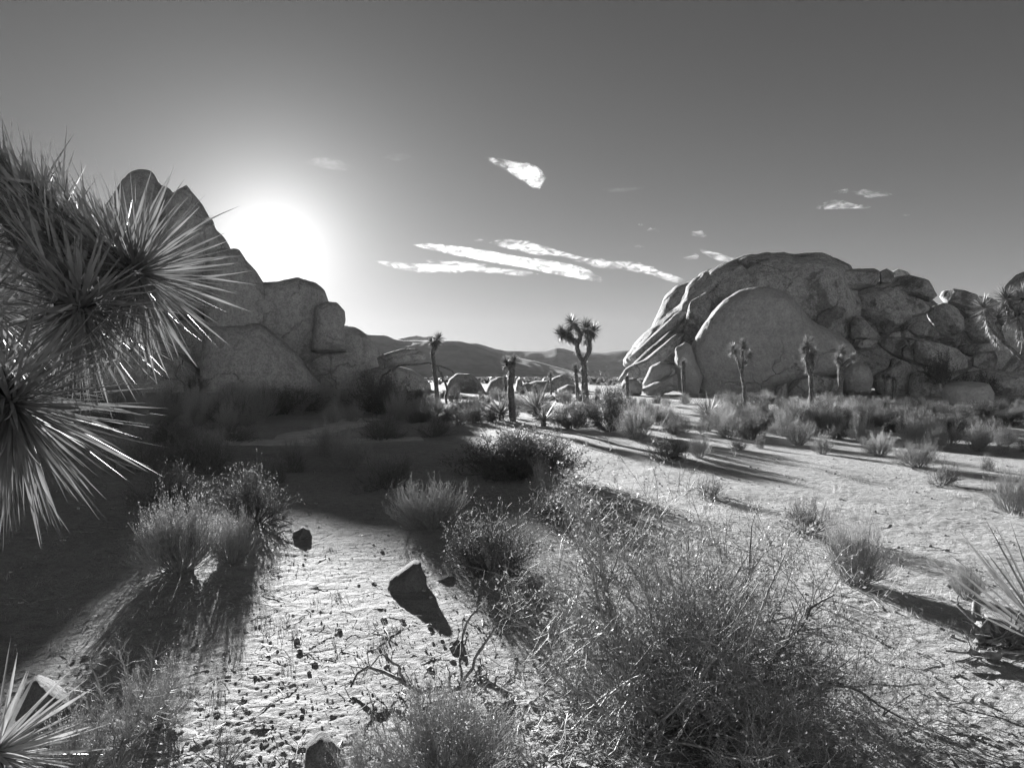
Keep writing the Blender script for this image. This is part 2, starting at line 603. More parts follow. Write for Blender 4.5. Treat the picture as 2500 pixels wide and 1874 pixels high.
def body(poly, d, depth, sub=5, expo=0.75, namp=0.05, nfreq=2.0, facets=0, seed=0, smooth=2.0, ridge_amp=0.0, tilt=0.0, lean=0.0, joints=0):
    """a solid with its outline as seen in the photograph, its own distance, depth and relief.
    lean > 0 leans the upper part away from the viewer."""
    poly = np.array(poly, float)
    c = centroid(poly)
    C = W(c[0], c[1], d)
    v = unit(np.array([C[0], C[1], 0.0]))
    e1 = np.array([v[1], -v[0], 0.0])
    ez = np.array([0, 0, 1.0])
    cam0 = np.array([0, 0, EYE])
    R_ = np.stack([(poly[:, 0] - 1250) / F, np.ones(len(poly)), -(poly[:, 1] - HZ) / F], 1)
    t = ((C - cam0) @ v) / (R_ @ v)
    Pw = cam0 + R_ * t[:, None] - C
    P = np.stack([Pw @ e1, Pw[:, 2]], 1)
    # work in the outline's own long and short directions so that slim shapes keep their ends
    cov = np.cov(P.T)
    ev, U = np.linalg.eigh(cov)
    if np.linalg.det(U) < 0:
        U[:, 0] *= -1
    sc = np.sqrt(ev / math.sqrt(ev[0] * ev[1]))
    P = (P @ U) / sc
    r = radial(P, smooth=smooth)
    size = r.mean()
    flat = sc.min() ** 0.5
    n, Fc = ico(sub)
    a = np.arctan2(n[:, 2], n[:, 0]) % (2 * math.pi)
    s = np.hypot(n[:, 0], n[:, 2])
    q = a / (2 * math.pi) * len(r)
    i0 = np.floor(q).astype(int) % len(r)
    f = q - np.floor(q)
    rad = r[i0] * (1 - f) + r[(i0 + 1) % len(r)] * f
    s2 = s ** expo
    yy = np.sign(n[:, 1]) * np.abs(n[:, 1]) ** (0.5 + 0.5 * expo) * depth
    ab = np.stack([np.cos(a) * rad * s2, np.sin(a) * rad * s2], 1) * sc @ U.T
    lx = ab[:, 0]
    lz = ab[:, 1]
    yy = yy + lean * lz + tilt * lx
    V = lx[:, None] * e1 + lz[:, None] * ez + yy[:, None] * v
    if facets:
        rg = np.random.default_rng(seed + 99)
        nn = unit(-v * 0.65 + e1 * 0.25 + np.array([0, 0, 0.08]) + rg.normal(size=(facets, 3)) * 0.55)   # planes split off the near side
        for m_ in nn:
            h = (V @ m_)
            hm = np.quantile(h, rg.uniform(0.84, 0.95))
            V = V - m_[None] * np.maximum(h - hm, 0)[:, None] * 0.92
    dirn = unit(V / np.array([1, 1, 1]))
    q = V / size * nfreq + seed * 3.7
    dsp = fbm(q * 0.55, 5, 0.5) * namp
    if ridge_amp:
        dsp = dsp + (fbm(q * 0.8 + 5, 4, 0.5, True) - 0.3) * ridge_amp
    if joints:
        rg = np.random.default_rng(seed + 500)
        lo, hi = V.min(0), V.max(0)
        pts = rg.uniform(lo, hi, (joints, 3))
        wv = V + size * 0.22 * np.stack([fbm(V / size * 1.1 + k * 31, 3) for k in range(3)], 1)
        dd = np.sort(np.linalg.norm((wv[:, None] - pts[None]) * np.array([1, 1, 1.25]), axis=2), axis=1)
        cr = 1 - sstep(0.0, 0.06, (dd[:, 1] - dd[:, 0]) / size)
        dsp = dsp - cr * 0.085 * sstep(-0.25, 0.25, fbm(V / size * 0.8 + 77, 2))
    V = V + dirn * (dsp * size * flat)[:, None]
    return V, Fc, C


def boulder(label, poly, d, depth, mat=None, group=None, name='boulder', cat='boulder', off=None, **kw):
    if off is not None:
        ox, oy, s = off
        poly = [(ox + x * s, oy + y * s) for x, y in poly]
    V, Fc, C = body(poly, d, depth, **kw)
    zmin = V[:, 2].min()
    base = C + np.array([0, 0, zmin])
    o = link(name, mesh_from(name, V - np.array([0, 0, zmin]), Fc), mat or M_rock, loc=base)
    tag(o, label, cat, group)
    return o


# --- right-hand outcrop (outlines read from a crop that starts at 1500,580)
RO = (1500, 580, 0.45208)
RG = 'boulders of the rounded outcrop on the right'


def R(label, poly, d, depth, **kw):
    kw.setdefault('expo', 0.62)
    if kw.get('mat') is None: kw.setdefault('facets', 0 if kw.get('seed') in (1, 2, 40, 41, 42, 43) else 4)
    kw.setdefault('ridge_amp', 0.04)
    kw.setdefault('nfreq', 3.0)
    kw.setdefault('joints', 4 if kw.get('sub', 5) >= 6 else 0)
    boulder(label, poly, d, depth, group=RG, off=RO, **kw)


R('huge weathered granite dome whose top forms the skyline of the right outcrop',
  [(60, 700), (60, 660), (190, 525), (330, 400), (420, 270), (500, 195), (620, 145), (720, 110), (800, 100), (950, 102), (1100, 112), (1200, 145), (1255, 170), (1330, 400), (1250, 700), (900, 820), (300, 820)],
  62, 8, sub=7, expo=0.55, namp=0.10, nfreq=3.0, ridge_amp=0.05, seed=1, lean=0.12, joints=16)
R('dark rounded shoulder on the left flank of the big dome',
  [(185, 525), (205, 470), (235, 410), (275, 318), (335, 262), (435, 234), (470, 300), (420, 420), (330, 560)], 66, 4, sub=6, expo=0.8, namp=0.05, seed=2)
R('tiny boulder perched on the top of the big dome', [(783, 106), (790, 92), (812, 86), (833, 95), (838, 110), (812, 118)], 60.5, 0.5, sub=4, namp=0.1, seed=3)
R('broad shaded rock mass behind the piled boulders of the right outcrop',
  [(1000, 420), (1250, 330), (1500, 310), (1700, 350), (1900, 360), (2120, 410), (2260, 520), (2300, 760), (2200, 880), (1000, 880)], 68, 7, sub=6, expo=0.6, namp=0.07, seed=4, lean=0.2)
R('giant smooth egg-shaped dome standing in front of the right outcrop',
  [(392, 650), (440, 545), (500, 445), (580, 352), (680, 292), (770, 272), (860, 275), (950, 318), (1000, 372), (1040, 440), (1140, 498), (1230, 540), (1283, 588), (1297, 640), (1280, 690), (1200, 755), (1000, 790), (860, 875), (640, 895), (462, 885), (410, 780)],
  52, 3.4, mat=M_rock_smooth, sub=7, expo=0.36, namp=0.035, nfreq=3.5, ridge_amp=0.018, seed=5, lean=0.0)
R('long smooth boulder along the skyline just right of the big dome', [(1105, 270), (1150, 235), (1200, 190), (1260, 160), (1320, 149), (1400, 150), (1432, 185), (1432, 222), (1400, 275), (1300, 300), (1180, 300)], 57, 2.6, sub=6, seed=6, namp=0.05)
R('small block wedged between two skyline boulders', [(1428, 188), (1470, 170), (1510, 188), (1512, 265), (1440, 268)], 57, 1.2, sub=5, seed=7)
R('flat-topped boulder behind the skyline right of the dome', [(1490, 190), (1530, 173), (1580, 186), (1615, 212), (1570, 240), (1500, 235)], 63, 1.6, sub=5, seed=8)
R('long boulder sloping down along the skyline on the right', [(1508, 215), (1590, 205), (1690, 232), (1778, 284), (1765, 298), (1700, 345), (1580, 320), (1515, 285)], 56.5, 2.4, sub=6, seed=9)
R('low cap boulder at the right end of the skyline', [(1770, 292), (1830, 279), (1900, 290), (1970, 318), (1960, 350), (1920, 372), (1790, 365), (1755, 320)], 58, 2.0, sub=5, seed=10)
R('broad block under the right end of the skyline', [(1815, 370), (1830, 320), (1960, 312), (2045, 330), (2115, 385), (2110, 430), (2000, 440), (1890, 425)], 60, 2.5, sub=6, seed=11, namp=0.06)
R('large fractured cliff block in the middle of the right outcrop',
  [(1225, 350), (1258, 272), (1400, 236), (1510, 246), (1600, 302), (1705, 375), (1695, 402), (1610, 432), (1565, 500), (1505, 535), (1430, 535), (1415, 470), (1375, 450), (1280, 385)],
  57, 2.6, sub=7, expo=0.5, namp=0.12, nfreq=3.4, ridge_amp=0.07, seed=12, facets=6, joints=9)
R('rounded boulder resting high beside the egg-shaped dome', [(1040, 325), (1095, 292), (1160, 282), (1212, 302), (1224, 342), (1190, 365), (1060, 348)], 56.5, 1.3, sub=5, seed=13)
R('little boulder next to the rounded one above the egg-shaped dome', [(963, 332), (984, 302), (1018, 289), (1040, 303), (1037, 326), (1000, 345)], 55.5, 0.7, sub=5, seed=14)
R('big mottled boulder leaning on the right side of the egg-shaped dome', [(985, 355), (1060, 330), (1180, 355), (1262, 388), (1282, 435), (1235, 502), (1185, 518), (1100, 480), (1035, 440)], 55, 2.1, sub=6, seed=15, namp=0.07, facets=5)
R('wedge-shaped pale rock below the mottled boulder', [(1275, 548), (1278, 455), (1308, 420), (1340, 428), (1372, 472), (1428, 518), (1418, 548)], 54, 1.2, sub=5, seed=16, facets=5)
R('tilted angular slab below the fractured cliff block', [(1575, 492), (1600, 464), (1680, 444), (1704, 470), (1754, 518), (1748, 534), (1640, 545)], 54.5, 1.2, sub=5, seed=17, facets=6)
R('small jumbled rock between the wedge and the tilted slab', [(1470, 535), (1500, 510), (1545, 505), (1550, 540), (1500, 552)], 54, 0.7, sub=4, seed=18, facets=5)
R('second small jumbled rock beside the tilted slab', [(1540, 540), (1560, 505), (1600, 515), (1620, 545)], 54.2, 0.6, sub=4, seed=19, facets=5)
R('hollowed boulder with a dark pit on the right of the outcrop', [(1690, 410), (1720, 375), (1785, 350), (1850, 388), (1884, 432), (1884, 500), (1830, 548), (1740, 525), (1700, 465)], 56.5, 2.0, sub=6, seed=20, namp=0.14, nfreq=3)
R('dark broad block behind the right-edge joshua tree', [(1890, 440), (2000, 425), (2080, 500), (2110, 575), (1880, 578), (1868, 500)], 58, 2.0, sub=5, seed=21, facets=4)
R('rounded ledge stone under the wedge-shaped rock', [(1278, 585), (1300, 560), (1400, 540), (1425, 560), (1400, 600), (1325, 615)], 53, 1.4, sub=5, seed=22)
R('long pale slab slanting across the middle of the right outcrop',
  [(1408, 565), (1450, 536), (1600, 540), (1750, 570), (1850, 600), (1902, 650), (1910, 700), (1800, 728), (1700, 700), (1600, 680), (1500, 640)], 53, 2.4, sub=6, seed=23, namp=0.05)
R('domed cap rock sitting on the long pale slab', [(1718, 560), (1768, 533), (1830, 543), (1850, 572), (1790, 588)], 54, 1.0, sub=5, seed=24)
R('flat ledge running to the right edge of the outcrop', [(1850, 585), (1950, 570), (2105, 574), (2110, 605), (2060, 625), (1920, 645), (1860, 618)], 53.5, 2.0, sub=5, seed=25, expo=0.6)
R('smooth rounded block under the flat ledge', [(1928, 650), (1965, 616), (2060, 612), (2075, 650), (2062, 700), (1990, 712), (1930, 695)], 52, 1.4, sub=5, seed=26)
R('low broad slab at the foot of the outcrop by the right edge', [(1780, 790), (1900, 725), (2000, 714), (2200, 732), (2300, 780), (2280, 920), (2050, 925), (1850, 860)], 49, 3.2, sub=6, seed=27, namp=0.05)
R('upright round boulder against the right end of the egg-shaped dome', [(1232, 840), (1232, 730), (1275, 682), (1330, 672), (1380, 708), (1398, 770), (1384, 835), (1330, 862)], 48, 1.6, mat=M_rock_smooth, sub=5, seed=28)
R('saddle-shaped boulder with a tall hump right of the round boulder', [(1392, 770), (1410, 735), (1480, 702), (1500, 632), (1550, 618), (1590, 668), (1604, 722), (1590, 880), (1430, 890)], 49, 1.5, sub=5, seed=29)
R('shaded knobby boulder behind the small twin joshua trees', [(1588, 800), (1598, 742), (1650, 708), (1700, 732), (1748, 772), (1725, 870), (1650, 900), (1590, 900)], 47.5, 1.3, sub=5, seed=30, namp=0.09)
R('loaf-shaped boulder with a bright sunlit rim near the right edge', [(1768, 850), (1775, 812), (1800, 786), (1870, 776), (1950, 777), (2020, 790), (2052, 838), (2045, 888), (1990, 930), (1820, 930), (1780, 890)], 33, 1.4, mat=M_rock_pale, sub=6, seed=31, expo=0.62, namp=0.035)
R('small block leaning left of the loaf-shaped boulder', [(1700, 850), (1715, 800), (1760, 785), (1775, 830), (1760, 870)], 44.5, 0.7, sub=5, seed=32)
R('narrow block at the lower right foot of the egg-shaped dome', [(866, 830), (880, 805), (928, 780), (938, 870), (880, 890)], 46.5, 0.8, sub=5, seed=33, facets=4)
R('wide cracked block at the foot of the egg-shaped dome', [(932, 790), (1010, 760), (1100, 738), (1205, 768), (1235, 845), (1100, 885), (940, 885)], 46.5, 1.5, sub=6, seed=34, facets=4)
R('flat slab lying on the sand before the egg-shaped dome', [(578, 890), (640, 866), (760, 874), (860, 892), (800, 925), (600, 925)], 42, 1.2, mat=M_rock_smooth, sub=5, seed=35)
R('flaky standing rock at the left side of the egg-shaped dome', [(328, 600), (380, 563), (412, 578), (430, 640), (472, 750), (448, 868), (390, 850), (335, 820), (330, 690)], 50.5, 1.1, mat=M_rock_pale, sub=6, seed=36, namp=0.14, nfreq=3, ridge_amp=0.06)
R('pale disc-like boulder at the left end of the right outcrop', [(150, 790), (195, 695), (248, 669), (300, 690), (312, 725), (270, 790), (190, 815)], 50, 1.2, mat=M_rock_pale, sub=5, seed=37)
R('rough tilted slab below the pale disc-like boulder', [(140, 815), (240, 770), (335, 732), (345, 815), (250, 850), (170, 850)], 48.5, 1.2, mat=M_rock_pale, sub=5, seed=38, namp=0.12, nfreq=3.5, facets=4)
R('sunlit round boulder at the far left foot of the right outcrop', [(25, 810), (55, 763), (108, 757), (152, 800), (145, 850), (60, 862)], 47.5, 1.2, mat=M_rock_pale, sub=5, seed=39)
R('uppermost of the diagonal slabs on the left slope of the big dome', [(75, 650), (190, 540), (335, 408), (395, 400), (380, 450), (250, 560), (120, 680)], 57.5, 1.3, sub=5, seed=40, namp=0.07, ridge_amp=0.03, expo=0.7)
R('middle diagonal slab on the left slope of the big dome', [(60, 720), (160, 620), (300, 500), (390, 450), (400, 490), (300, 580), (180, 700), (90, 760)], 56, 1.3, sub=5, seed=41, namp=0.08, ridge_amp=0.03, expo=0.7)
R('lowest diagonal slab on the left slope of the big dome', [(20, 770), (60, 700), (160, 660), (330, 520), (380, 520), (330, 610), (200, 720), (70, 790)], 54.5, 1.2, sub=5, seed=42, namp=0.09, ridge_amp=0.04, expo=0.7)
R('tall upright slab between the diagonal slabs and the egg-shaped dome', [(385, 440), (410, 350), (500, 290), (600, 300), (560, 400), (460, 540), (360, 640), (340, 560)], 55.5, 1.6, sub=6, seed=43, namp=0.09, ridge_amp=0.05, facets=3)
R('separate rounded rock rising behind the right-edge joshua tree', [(2090, 300), (2130, 245), (2172, 205), (2215, 188), (2330, 190), (2420, 320), (2400, 480), (2120, 480)], 38, 2.2, sub=6, seed=44, expo=0.5, tilt=-0.4)

# --- left-hand ridge that hides the sun's foot
LG = 'rocks of the ridge on the left'


def Lr(label, poly, d, depth, **kw):
    kw.setdefault('ridge_amp', 0.03)
    kw.setdefault('joints', 5)
    kw.setdefault('mat', M_rock_left)
    boulder(label, poly, d, depth, group=LG, **kw)


Lr('tall egg-shaped boulder on the highest point of the left ridge', [(252, 530), (253, 512), (274, 483), (298, 442), (321, 422), (341, 416), (366, 419), (382, 437), (390, 455), (412, 462), (428, 480), (440, 560), (440, 760), (250, 760), (240, 600)], 60, 3.4, sub=6, seed=51, namp=0.025)
Lr('pointed rock just right of the tall egg-shaped boulder', [(400, 500), (425, 473), (435, 467), (455, 456), (470, 474), (494, 504), (510, 532), (530, 600), (520, 780), (380, 780)], 59, 2.8, sub=6, seed=52, namp=0.03, smooth=1.0, expo=0.55)
Lr('small rock block stepping down the left ridge above the glare', [(495, 540), (520, 536), (526, 560), (548, 582), (562, 606), (580, 740), (480, 760)], 58.8, 2.0, sub=5, seed=53)
Lr('squat stepped rock on the left ridge under the glare', [(530, 610), (584, 610), (604, 641), (628, 666), (660, 720), (680, 860), (500, 860), (505, 640)], 58.3, 2.4, sub=6, seed=54, expo=0.55, smooth=1.2)
Lr('broad flat-topped rock below the sun on the left ridge', [(612, 720), (640, 692), (672, 690), (725, 680), (768, 692), (792, 712), (802, 738), (815, 870), (740, 900), (600, 890)], 60, 2.8, sub=6, seed=55, namp=0.03, smooth=1.2, expo=0.5)
Lr('square boulder at the right end of the left ridge top', [(770, 750), (800, 736), (823, 739), (842, 760), (844, 783), (838, 800), (850, 860), (760, 860)], 58, 1.8, sub=5, seed=56, namp=0.03)
Lr('great sloping rock face that carries the boulders of the left ridge', [(-420, 700), (-150, 590), (120, 560), (262, 540), (420, 560), (520, 600), (560, 650), (640, 715), (760, 790), (820, 840), (860, 985), (-420, 1000)], 66, 7, sub=7, seed=57, expo=0.6, namp=0.06, lean=0.15)
Lr('smooth sloping slab running down from the square boulder to the plain', [(740, 810), (836, 795), (864, 798), (884, 806), (900, 822), (922, 852), (960, 905), (990, 975), (800, 990), (680, 900)], 62, 3, sub=6, seed=58, namp=0.04)
Lr('pale slanting slab low on the left ridge', [(500, 800), (640, 790), (720, 860), (790, 950), (780, 1000), (480, 1000)], 55, 2.5, sub=6, seed=59, namp=0.05)
Lr('low hump of rock at the left foot of the ridge', [(180, 900), (300, 850), (440, 860), (520, 930), (510, 1000), (200, 1000)], 54, 2.5, sub=6, seed=60, namp=0.06)
Lr('flat tongue-shaped boulder jutting right behind the leaning joshua tree', [(920, 872), (950, 860), (985, 851), (1013, 851), (1038, 864), (1040, 876), (1020, 884), (975, 893), (930, 905)], 58, 1.0, sub=5, seed=61, namp=0.04)
Lr('shaded rock base under the tongue-shaped boulder', [(880, 905), (960, 890), (1010, 905), (1050, 935), (1060, 985), (880, 990)], 58.5, 2, sub=5, seed=62, namp=0.06)
Lr('small ridge knob seen above the left-edge yucca tree', [(165, 530), (190, 505), (222, 512), (232, 545), (220, 600), (170, 600)], 66, 1.5, sub=5, seed=63)
MG = 'low boulders on the plain between the two outcrops'
for lab, poly, d in [
    ('large low boulder behind the leaning joshua tree', [(1088, 945), (1096, 925), (1116, 911), (1146, 912), (1172, 930), (1186, 958), (1180, 985), (1090, 985)], 54),
    ('dome-shaped boulder left of the stout joshua tree', [(1186, 950), (1196, 930), (1215, 920), (1236, 920), (1246, 940), (1250, 985), (1186, 985)], 55),
    ('small upright boulder right of the stout joshua tree', [(1256, 945), (1262, 925), (1270, 922), (1276, 935), (1274, 970), (1258, 970)], 57),
    ('flat-backed boulder behind the thin joshua tree', [(1264, 960), (1275, 940), (1306, 930), (1340, 928), (1352, 950), (1350, 985), (1270, 985)], 56),
    ('long dark boulder left of the branching joshua tree', [(1325, 945), (1350, 922), (1372, 914), (1395, 925), (1410, 950), (1410, 985), (1330, 985)], 60),
    ('pale wedge boulder beside the branching joshua tree', [(1360, 950), (1385, 938), (1415, 945), (1420, 985), (1360, 985)], 52),
    ('low pale stone between the yuccas in the middle distance', [(1298, 975), (1320, 966), (1350, 964), (1360, 975), (1350, 992), (1300, 992)], 40)]:
    boulder(lab, poly, d, 1.6, group=MG, sub=5, seed=int(poly[0][0]), namp=0.05)

# --- loose stones of the foreground
SG = 'loose stones lying on the near ground'


def stone(label, poly, depth, facets=9, namp=0.05, d=None, lean=0.45):
    ys = max(p[1] for p in poly)
    dd = d or EYE * F / (ys - 22 - HZ)
    boulder(label, poly, dd, depth, mat=M_stone, group=SG, name='stone', cat='stone', sub=5, facets=facets, namp=namp, nfreq=3, expo=0.6, seed=int(poly[0][0]) % 97, smooth=1.2, lean=lean, ridge_amp=0.03)


stone('dark wedge-shaped stone with a raised corner on the lit ground', [(944, 1440), (950, 1414), (990, 1388), (1010, 1376), (1026, 1376), (1033, 1400), (1050, 1425), (1048, 1452), (950, 1456)], 0.14, facets=2, lean=0.55)
stone('smaller dark stone right of the wedge-shaped stone', [(1055, 1428), (1072, 1408), (1090, 1406), (1110, 1412), (1113, 1432), (1090, 1442), (1060, 1438)], 0.09)
stone('dim rounded stone on the shaded ground beside the left shrubs', [(712, 1318), (716, 1300), (740, 1288), (756, 1294), (766, 1325), (750, 1334), (722, 1330)], 0.12)
stone('large dark stone with a sunlit top edge in the lower left corner', [(35, 1755), (60, 1695), (92, 1668), (130, 1680), (165, 1705), (180, 1760), (140, 1800), (60, 1800)], 0.17, d=3.35)
stone('black stone behind twigs at the bottom edge', [(742, 1874), (748, 1830), (780, 1805), (815, 1808), (835, 1835), (838, 1890), (760, 1900)], 0.10, d=3.0)
stone('pale grey stone behind the dead branch', [(1092, 1592), (1098, 1572), (1115, 1562), (1132, 1575), (1136, 1595), (1112, 1600)], 0.05, facets=7)
stone('round stone half hidden left of the sprawling bush', [(1415, 1412), (1420, 1395), (1440, 1390), (1462, 1398), (1466, 1418), (1440, 1424)], 0.10)


# ------------------------------------------------------------------ plants: branching shrubs
def grow(rg, pP, pR, n, t0, t1, length, spread, wob, up, k, rtip=0.35, rs=0.6, by_len=True):
    np_, kk, _ = pP.shape
    L_ = np.linalg.norm(pP[:, -1] - pP[:, 0], axis=1)
    w = L_ / L_.sum()
    i = rg.choice(np_, n, p=w)
    t = rg.uniform(t0, t1, n) * (kk - 1)
    j = np.minimum(t.astype(int), kk - 2)
    f = (t - j)[:, None]
    st = pP[i, j] * (1 - f) + pP[i, j + 1] * f
    tg = unit(pP[i, j + 1] - pP[i, j])
    r0 = (pR[i, j] * (1 - f[:, 0]) + pR[i, j + 1] * f[:, 0]) * rs
    rnd = unit(rg.normal(size=(n, 3)))
    d = unit(tg * (1 - spread) + rnd * spread + np.array([0, 0, up]))
    ln = length * rg.uniform(0.5, 1.2, n)
    return walk(rg, st, d, ln, wob, up * 0.5, k, r0, rtip)


def walk(rg, st, d, ln, wob, up, k, r0, rtip):
    n = len(st)
    P = np.empty((n, k, 3))
    P[:, 0] = st
    for a in range(1, k):
        d = unit(d + wob * rg.normal(size=(n, 3)) + np.array([0, 0, up]))
        P[:, a] = P[:, a - 1] + d * (ln / (k - 1))[:, None]
    R_ = r0[:, None] * np.linspace(1, rtip, k)[None]
    return P, R_


def flecks(rg, P, n, size, asp=0.35, t0=0.2, pw=0.5):
    """small leaf faces along the twigs"""
    np_, k, _ = P.shape
    i = rg.integers(0, np_, n)
    t = (t0 + (1 - t0) * rg.uniform(0, 1, n) ** pw) * (k - 1)
    j = np.minimum(t.astype(int), k - 2)
    f = (t - j)[:, None]
    c = P[i, j] * (1 - f) + P[i, j + 1] * f
    tg = unit(P[i, j + 1] - P[i, j])
    a = unit(tg * 0.8 + rg.normal(size=(n, 3)) * 0.7)
    b = unit(np.cross(a, rg.normal(size=(n, 3))))
    s = size * rg.uniform(0.6, 1.4, n)[:, None]
    V = np.stack([c, c + a * s * 0.5 + b * s * asp, c + a * s, c + a * s * 0.5 - b * s * asp], 1).reshape(-1, 3)
    Q = np.arange(n * 4).reshape(n, 4)
    return V, Q


def shrub(seed, kind, q=1.0):
    """a shrub about 1 high and 1 in radius: (stems, twigs, leaves) as (V, faces)"""
    rg = np.random.default_rng(seed)
    if kind == 'fan':          # many straight stems fanning out of one foot
        n = int(90 * q)
        az = rg.uniform(0, 2 * math.pi, n); el = np.arccos(rg.uniform(0.15, 1, n)) * 0.95
        d = np.stack([np.cos(az) * np.sin(el), np.sin(az) * np.sin(el), np.cos(el)], 1)
        st = np.stack([np.cos(az), np.sin(az), 0 * az], 1) * rg.uniform(0, 0.16, n)[:, None] - np.array([0, 0, 0.05])
        s0 = walk(rg, st, d, rg.uniform(0.65, 1.08, n), 0.10, 0.05, 6, np.full(n, 0.0085), 0.45)
        s1 = grow(rg, *s0, int(900 * q), 0.25, 1.0, 0.42, 0.33, 0.12, 0.22, 4, 0.5, 0.7)
        s2 = grow(rg, *s1, int(3000 * q), 0.2, 1.0, 0.16, 0.36, 0.15, 0.15, 3, 0.5, 0.75)
        lf = flecks(rg, s2[0], int(5200 * q), 0.022, 0.20)
    elif kind == 'twig':       # open tangle of crooked twigs
        n = int(26 * q)
        az = rg.uniform(0, 2 * math.pi, n); el = np.arccos(rg.uniform(0.08, 1, n))
        d = np.stack([np.cos(az) * np.sin(el), np.sin(az) * np.sin(el), np.cos(el)], 1)
        st = np.stack([np.cos(az), np.sin(az), 0 * az], 1) * 0.07 - np.array([0, 0, 0.05])
        s0 = walk(rg, st, d, rg.uniform(0.6, 1.05, n), 0.17, 0.05, 7, np.full(n, 0.016), 0.4)
        s1 = grow(rg, *s0, int(240 * q), 0.2, 1.0, 0.45, 0.5, 0.22, 0.1, 5, 0.5, 0.62)
        s2 = grow(rg, *s1, int(1100 * q), 0.15, 1.0, 0.22, 0.6, 0.25, 0.08, 4, 0.5, 0.65)
        s3 = grow(rg, *s2, int(1700 * q), 0.2, 1.0, 0.09, 0.7, 0.25, 0.05, 3, 0.5, 0.7)
        s2 = (np.concatenate([s2[0][:, :3], s3[0]]), np.concatenate([s2[1][:, :3], s3[1]])) if False else s2
        V, Q = tubes(*s3); T2 = tubes(*s2)
        lf = flecks(rg, s2[0], int(3600 * q), 0.020, 0.28)
        tw = join([T2, (V, Q)])
        return join([tubes(*s0, sides=5), tubes(*s1)]), tw, lf
    else:                      # 'dense': leafy dome
        n = int(34 * q)
        az = rg.uniform(0, 2 * math.pi, n); el = np.arccos(rg.uniform(0.1, 1, n))
        d = np.stack([np.cos(az) * np.sin(el), np.sin(az) * np.sin(el), np.cos(el)], 1)
        st = np.stack([np.cos(az), np.sin(az), 0 * az], 1) * 0.1 - np.array([0, 0, 0.05])
        s0 = walk(rg, st, d, rg.uniform(0.6, 0.95, n), 0.14, 0.06, 6, np.full(n, 0.013), 0.4)
        s1 = grow(rg, *s0, int(420 * q), 0.2, 1.0, 0.40, 0.45, 0.18, 0.15, 4, 0.5, 0.65)
        s2 = grow(rg, *s1, int(1600 * q), 0.2, 1.0, 0.17, 0.55, 0.2, 0.1, 3, 0.5, 0.7)
        lf = flecks(rg, s2[0], int(14000 * q), 0.027, 0.28, 0.1, 0.7)
    return join([tubes(*s0, sides=4), tubes(*s1)]), tubes(*s2), lf


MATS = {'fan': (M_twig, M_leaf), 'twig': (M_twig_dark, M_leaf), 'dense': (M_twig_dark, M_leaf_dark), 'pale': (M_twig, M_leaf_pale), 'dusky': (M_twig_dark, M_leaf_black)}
_lib = {}


def shrub_meshes(seed, kind, q=1.0, split=False):
    key = (seed, kind, q, split)
    if key not in _lib:
        k = {'pale': 'fan', 'dusky': 'dense'}.get(kind, kind)
        a, b, c = shrub(seed, k, q)
        mt, ml = MATS[kind]
        if split:
            ms = [mesh_from('stems', *a), mesh_from('twigs', *b), mesh_from('leaves', *c)]
            for m_, mm in zip(ms, (mt, mt, ml)): m_.materials.append(mm)
            _lib[key] = ms
        else:
            V, fs = join([a, b])
            nq = sum(len(f) for f in fs)
            V2, fs2 = join([(V, fs), c])
            me = mesh_from('shrub', V2, fs2)
            me.materials.append(mt); me.materials.append(ml)
            mi = np.zeros(len(me.polygons), np.int32); mi[nq:] = 1
            me.polygons.foreach_set('material_index', mi)
            _lib[key] = me
    return _lib[key]


def put_shrub(label, px, py, w, h, kind, seed, group=None, split=False, q=1.0, name='shrub', cat='shrub'):
    b = ground_at(px, py)
    d = b[1]
    hw, hh = w / 2 / F * d, h / F * d
    sc = (hw / 1.06, hw / 1.06, hh / 1.12)
    rz = rng.uniform(0, 6.28)
    if split:
        t = thing(name, label, cat, b, group)
        t.scale = sc; t.rotation_euler = (0, 0, rz)
        ms = shrub_meshes(seed, kind, q, True)
        link('stem', ms[0], parent=t)
        tag(link('twigs', ms[1], parent=t), kind='stuff')
        tag(link('foliage', ms[2], parent=t), kind='stuff')
        return t
    o = link(name, shrub_meshes(seed, kind, q), loc=b, rotz=rz, scale=sc)
    tag(o, label, cat, group)
    return o


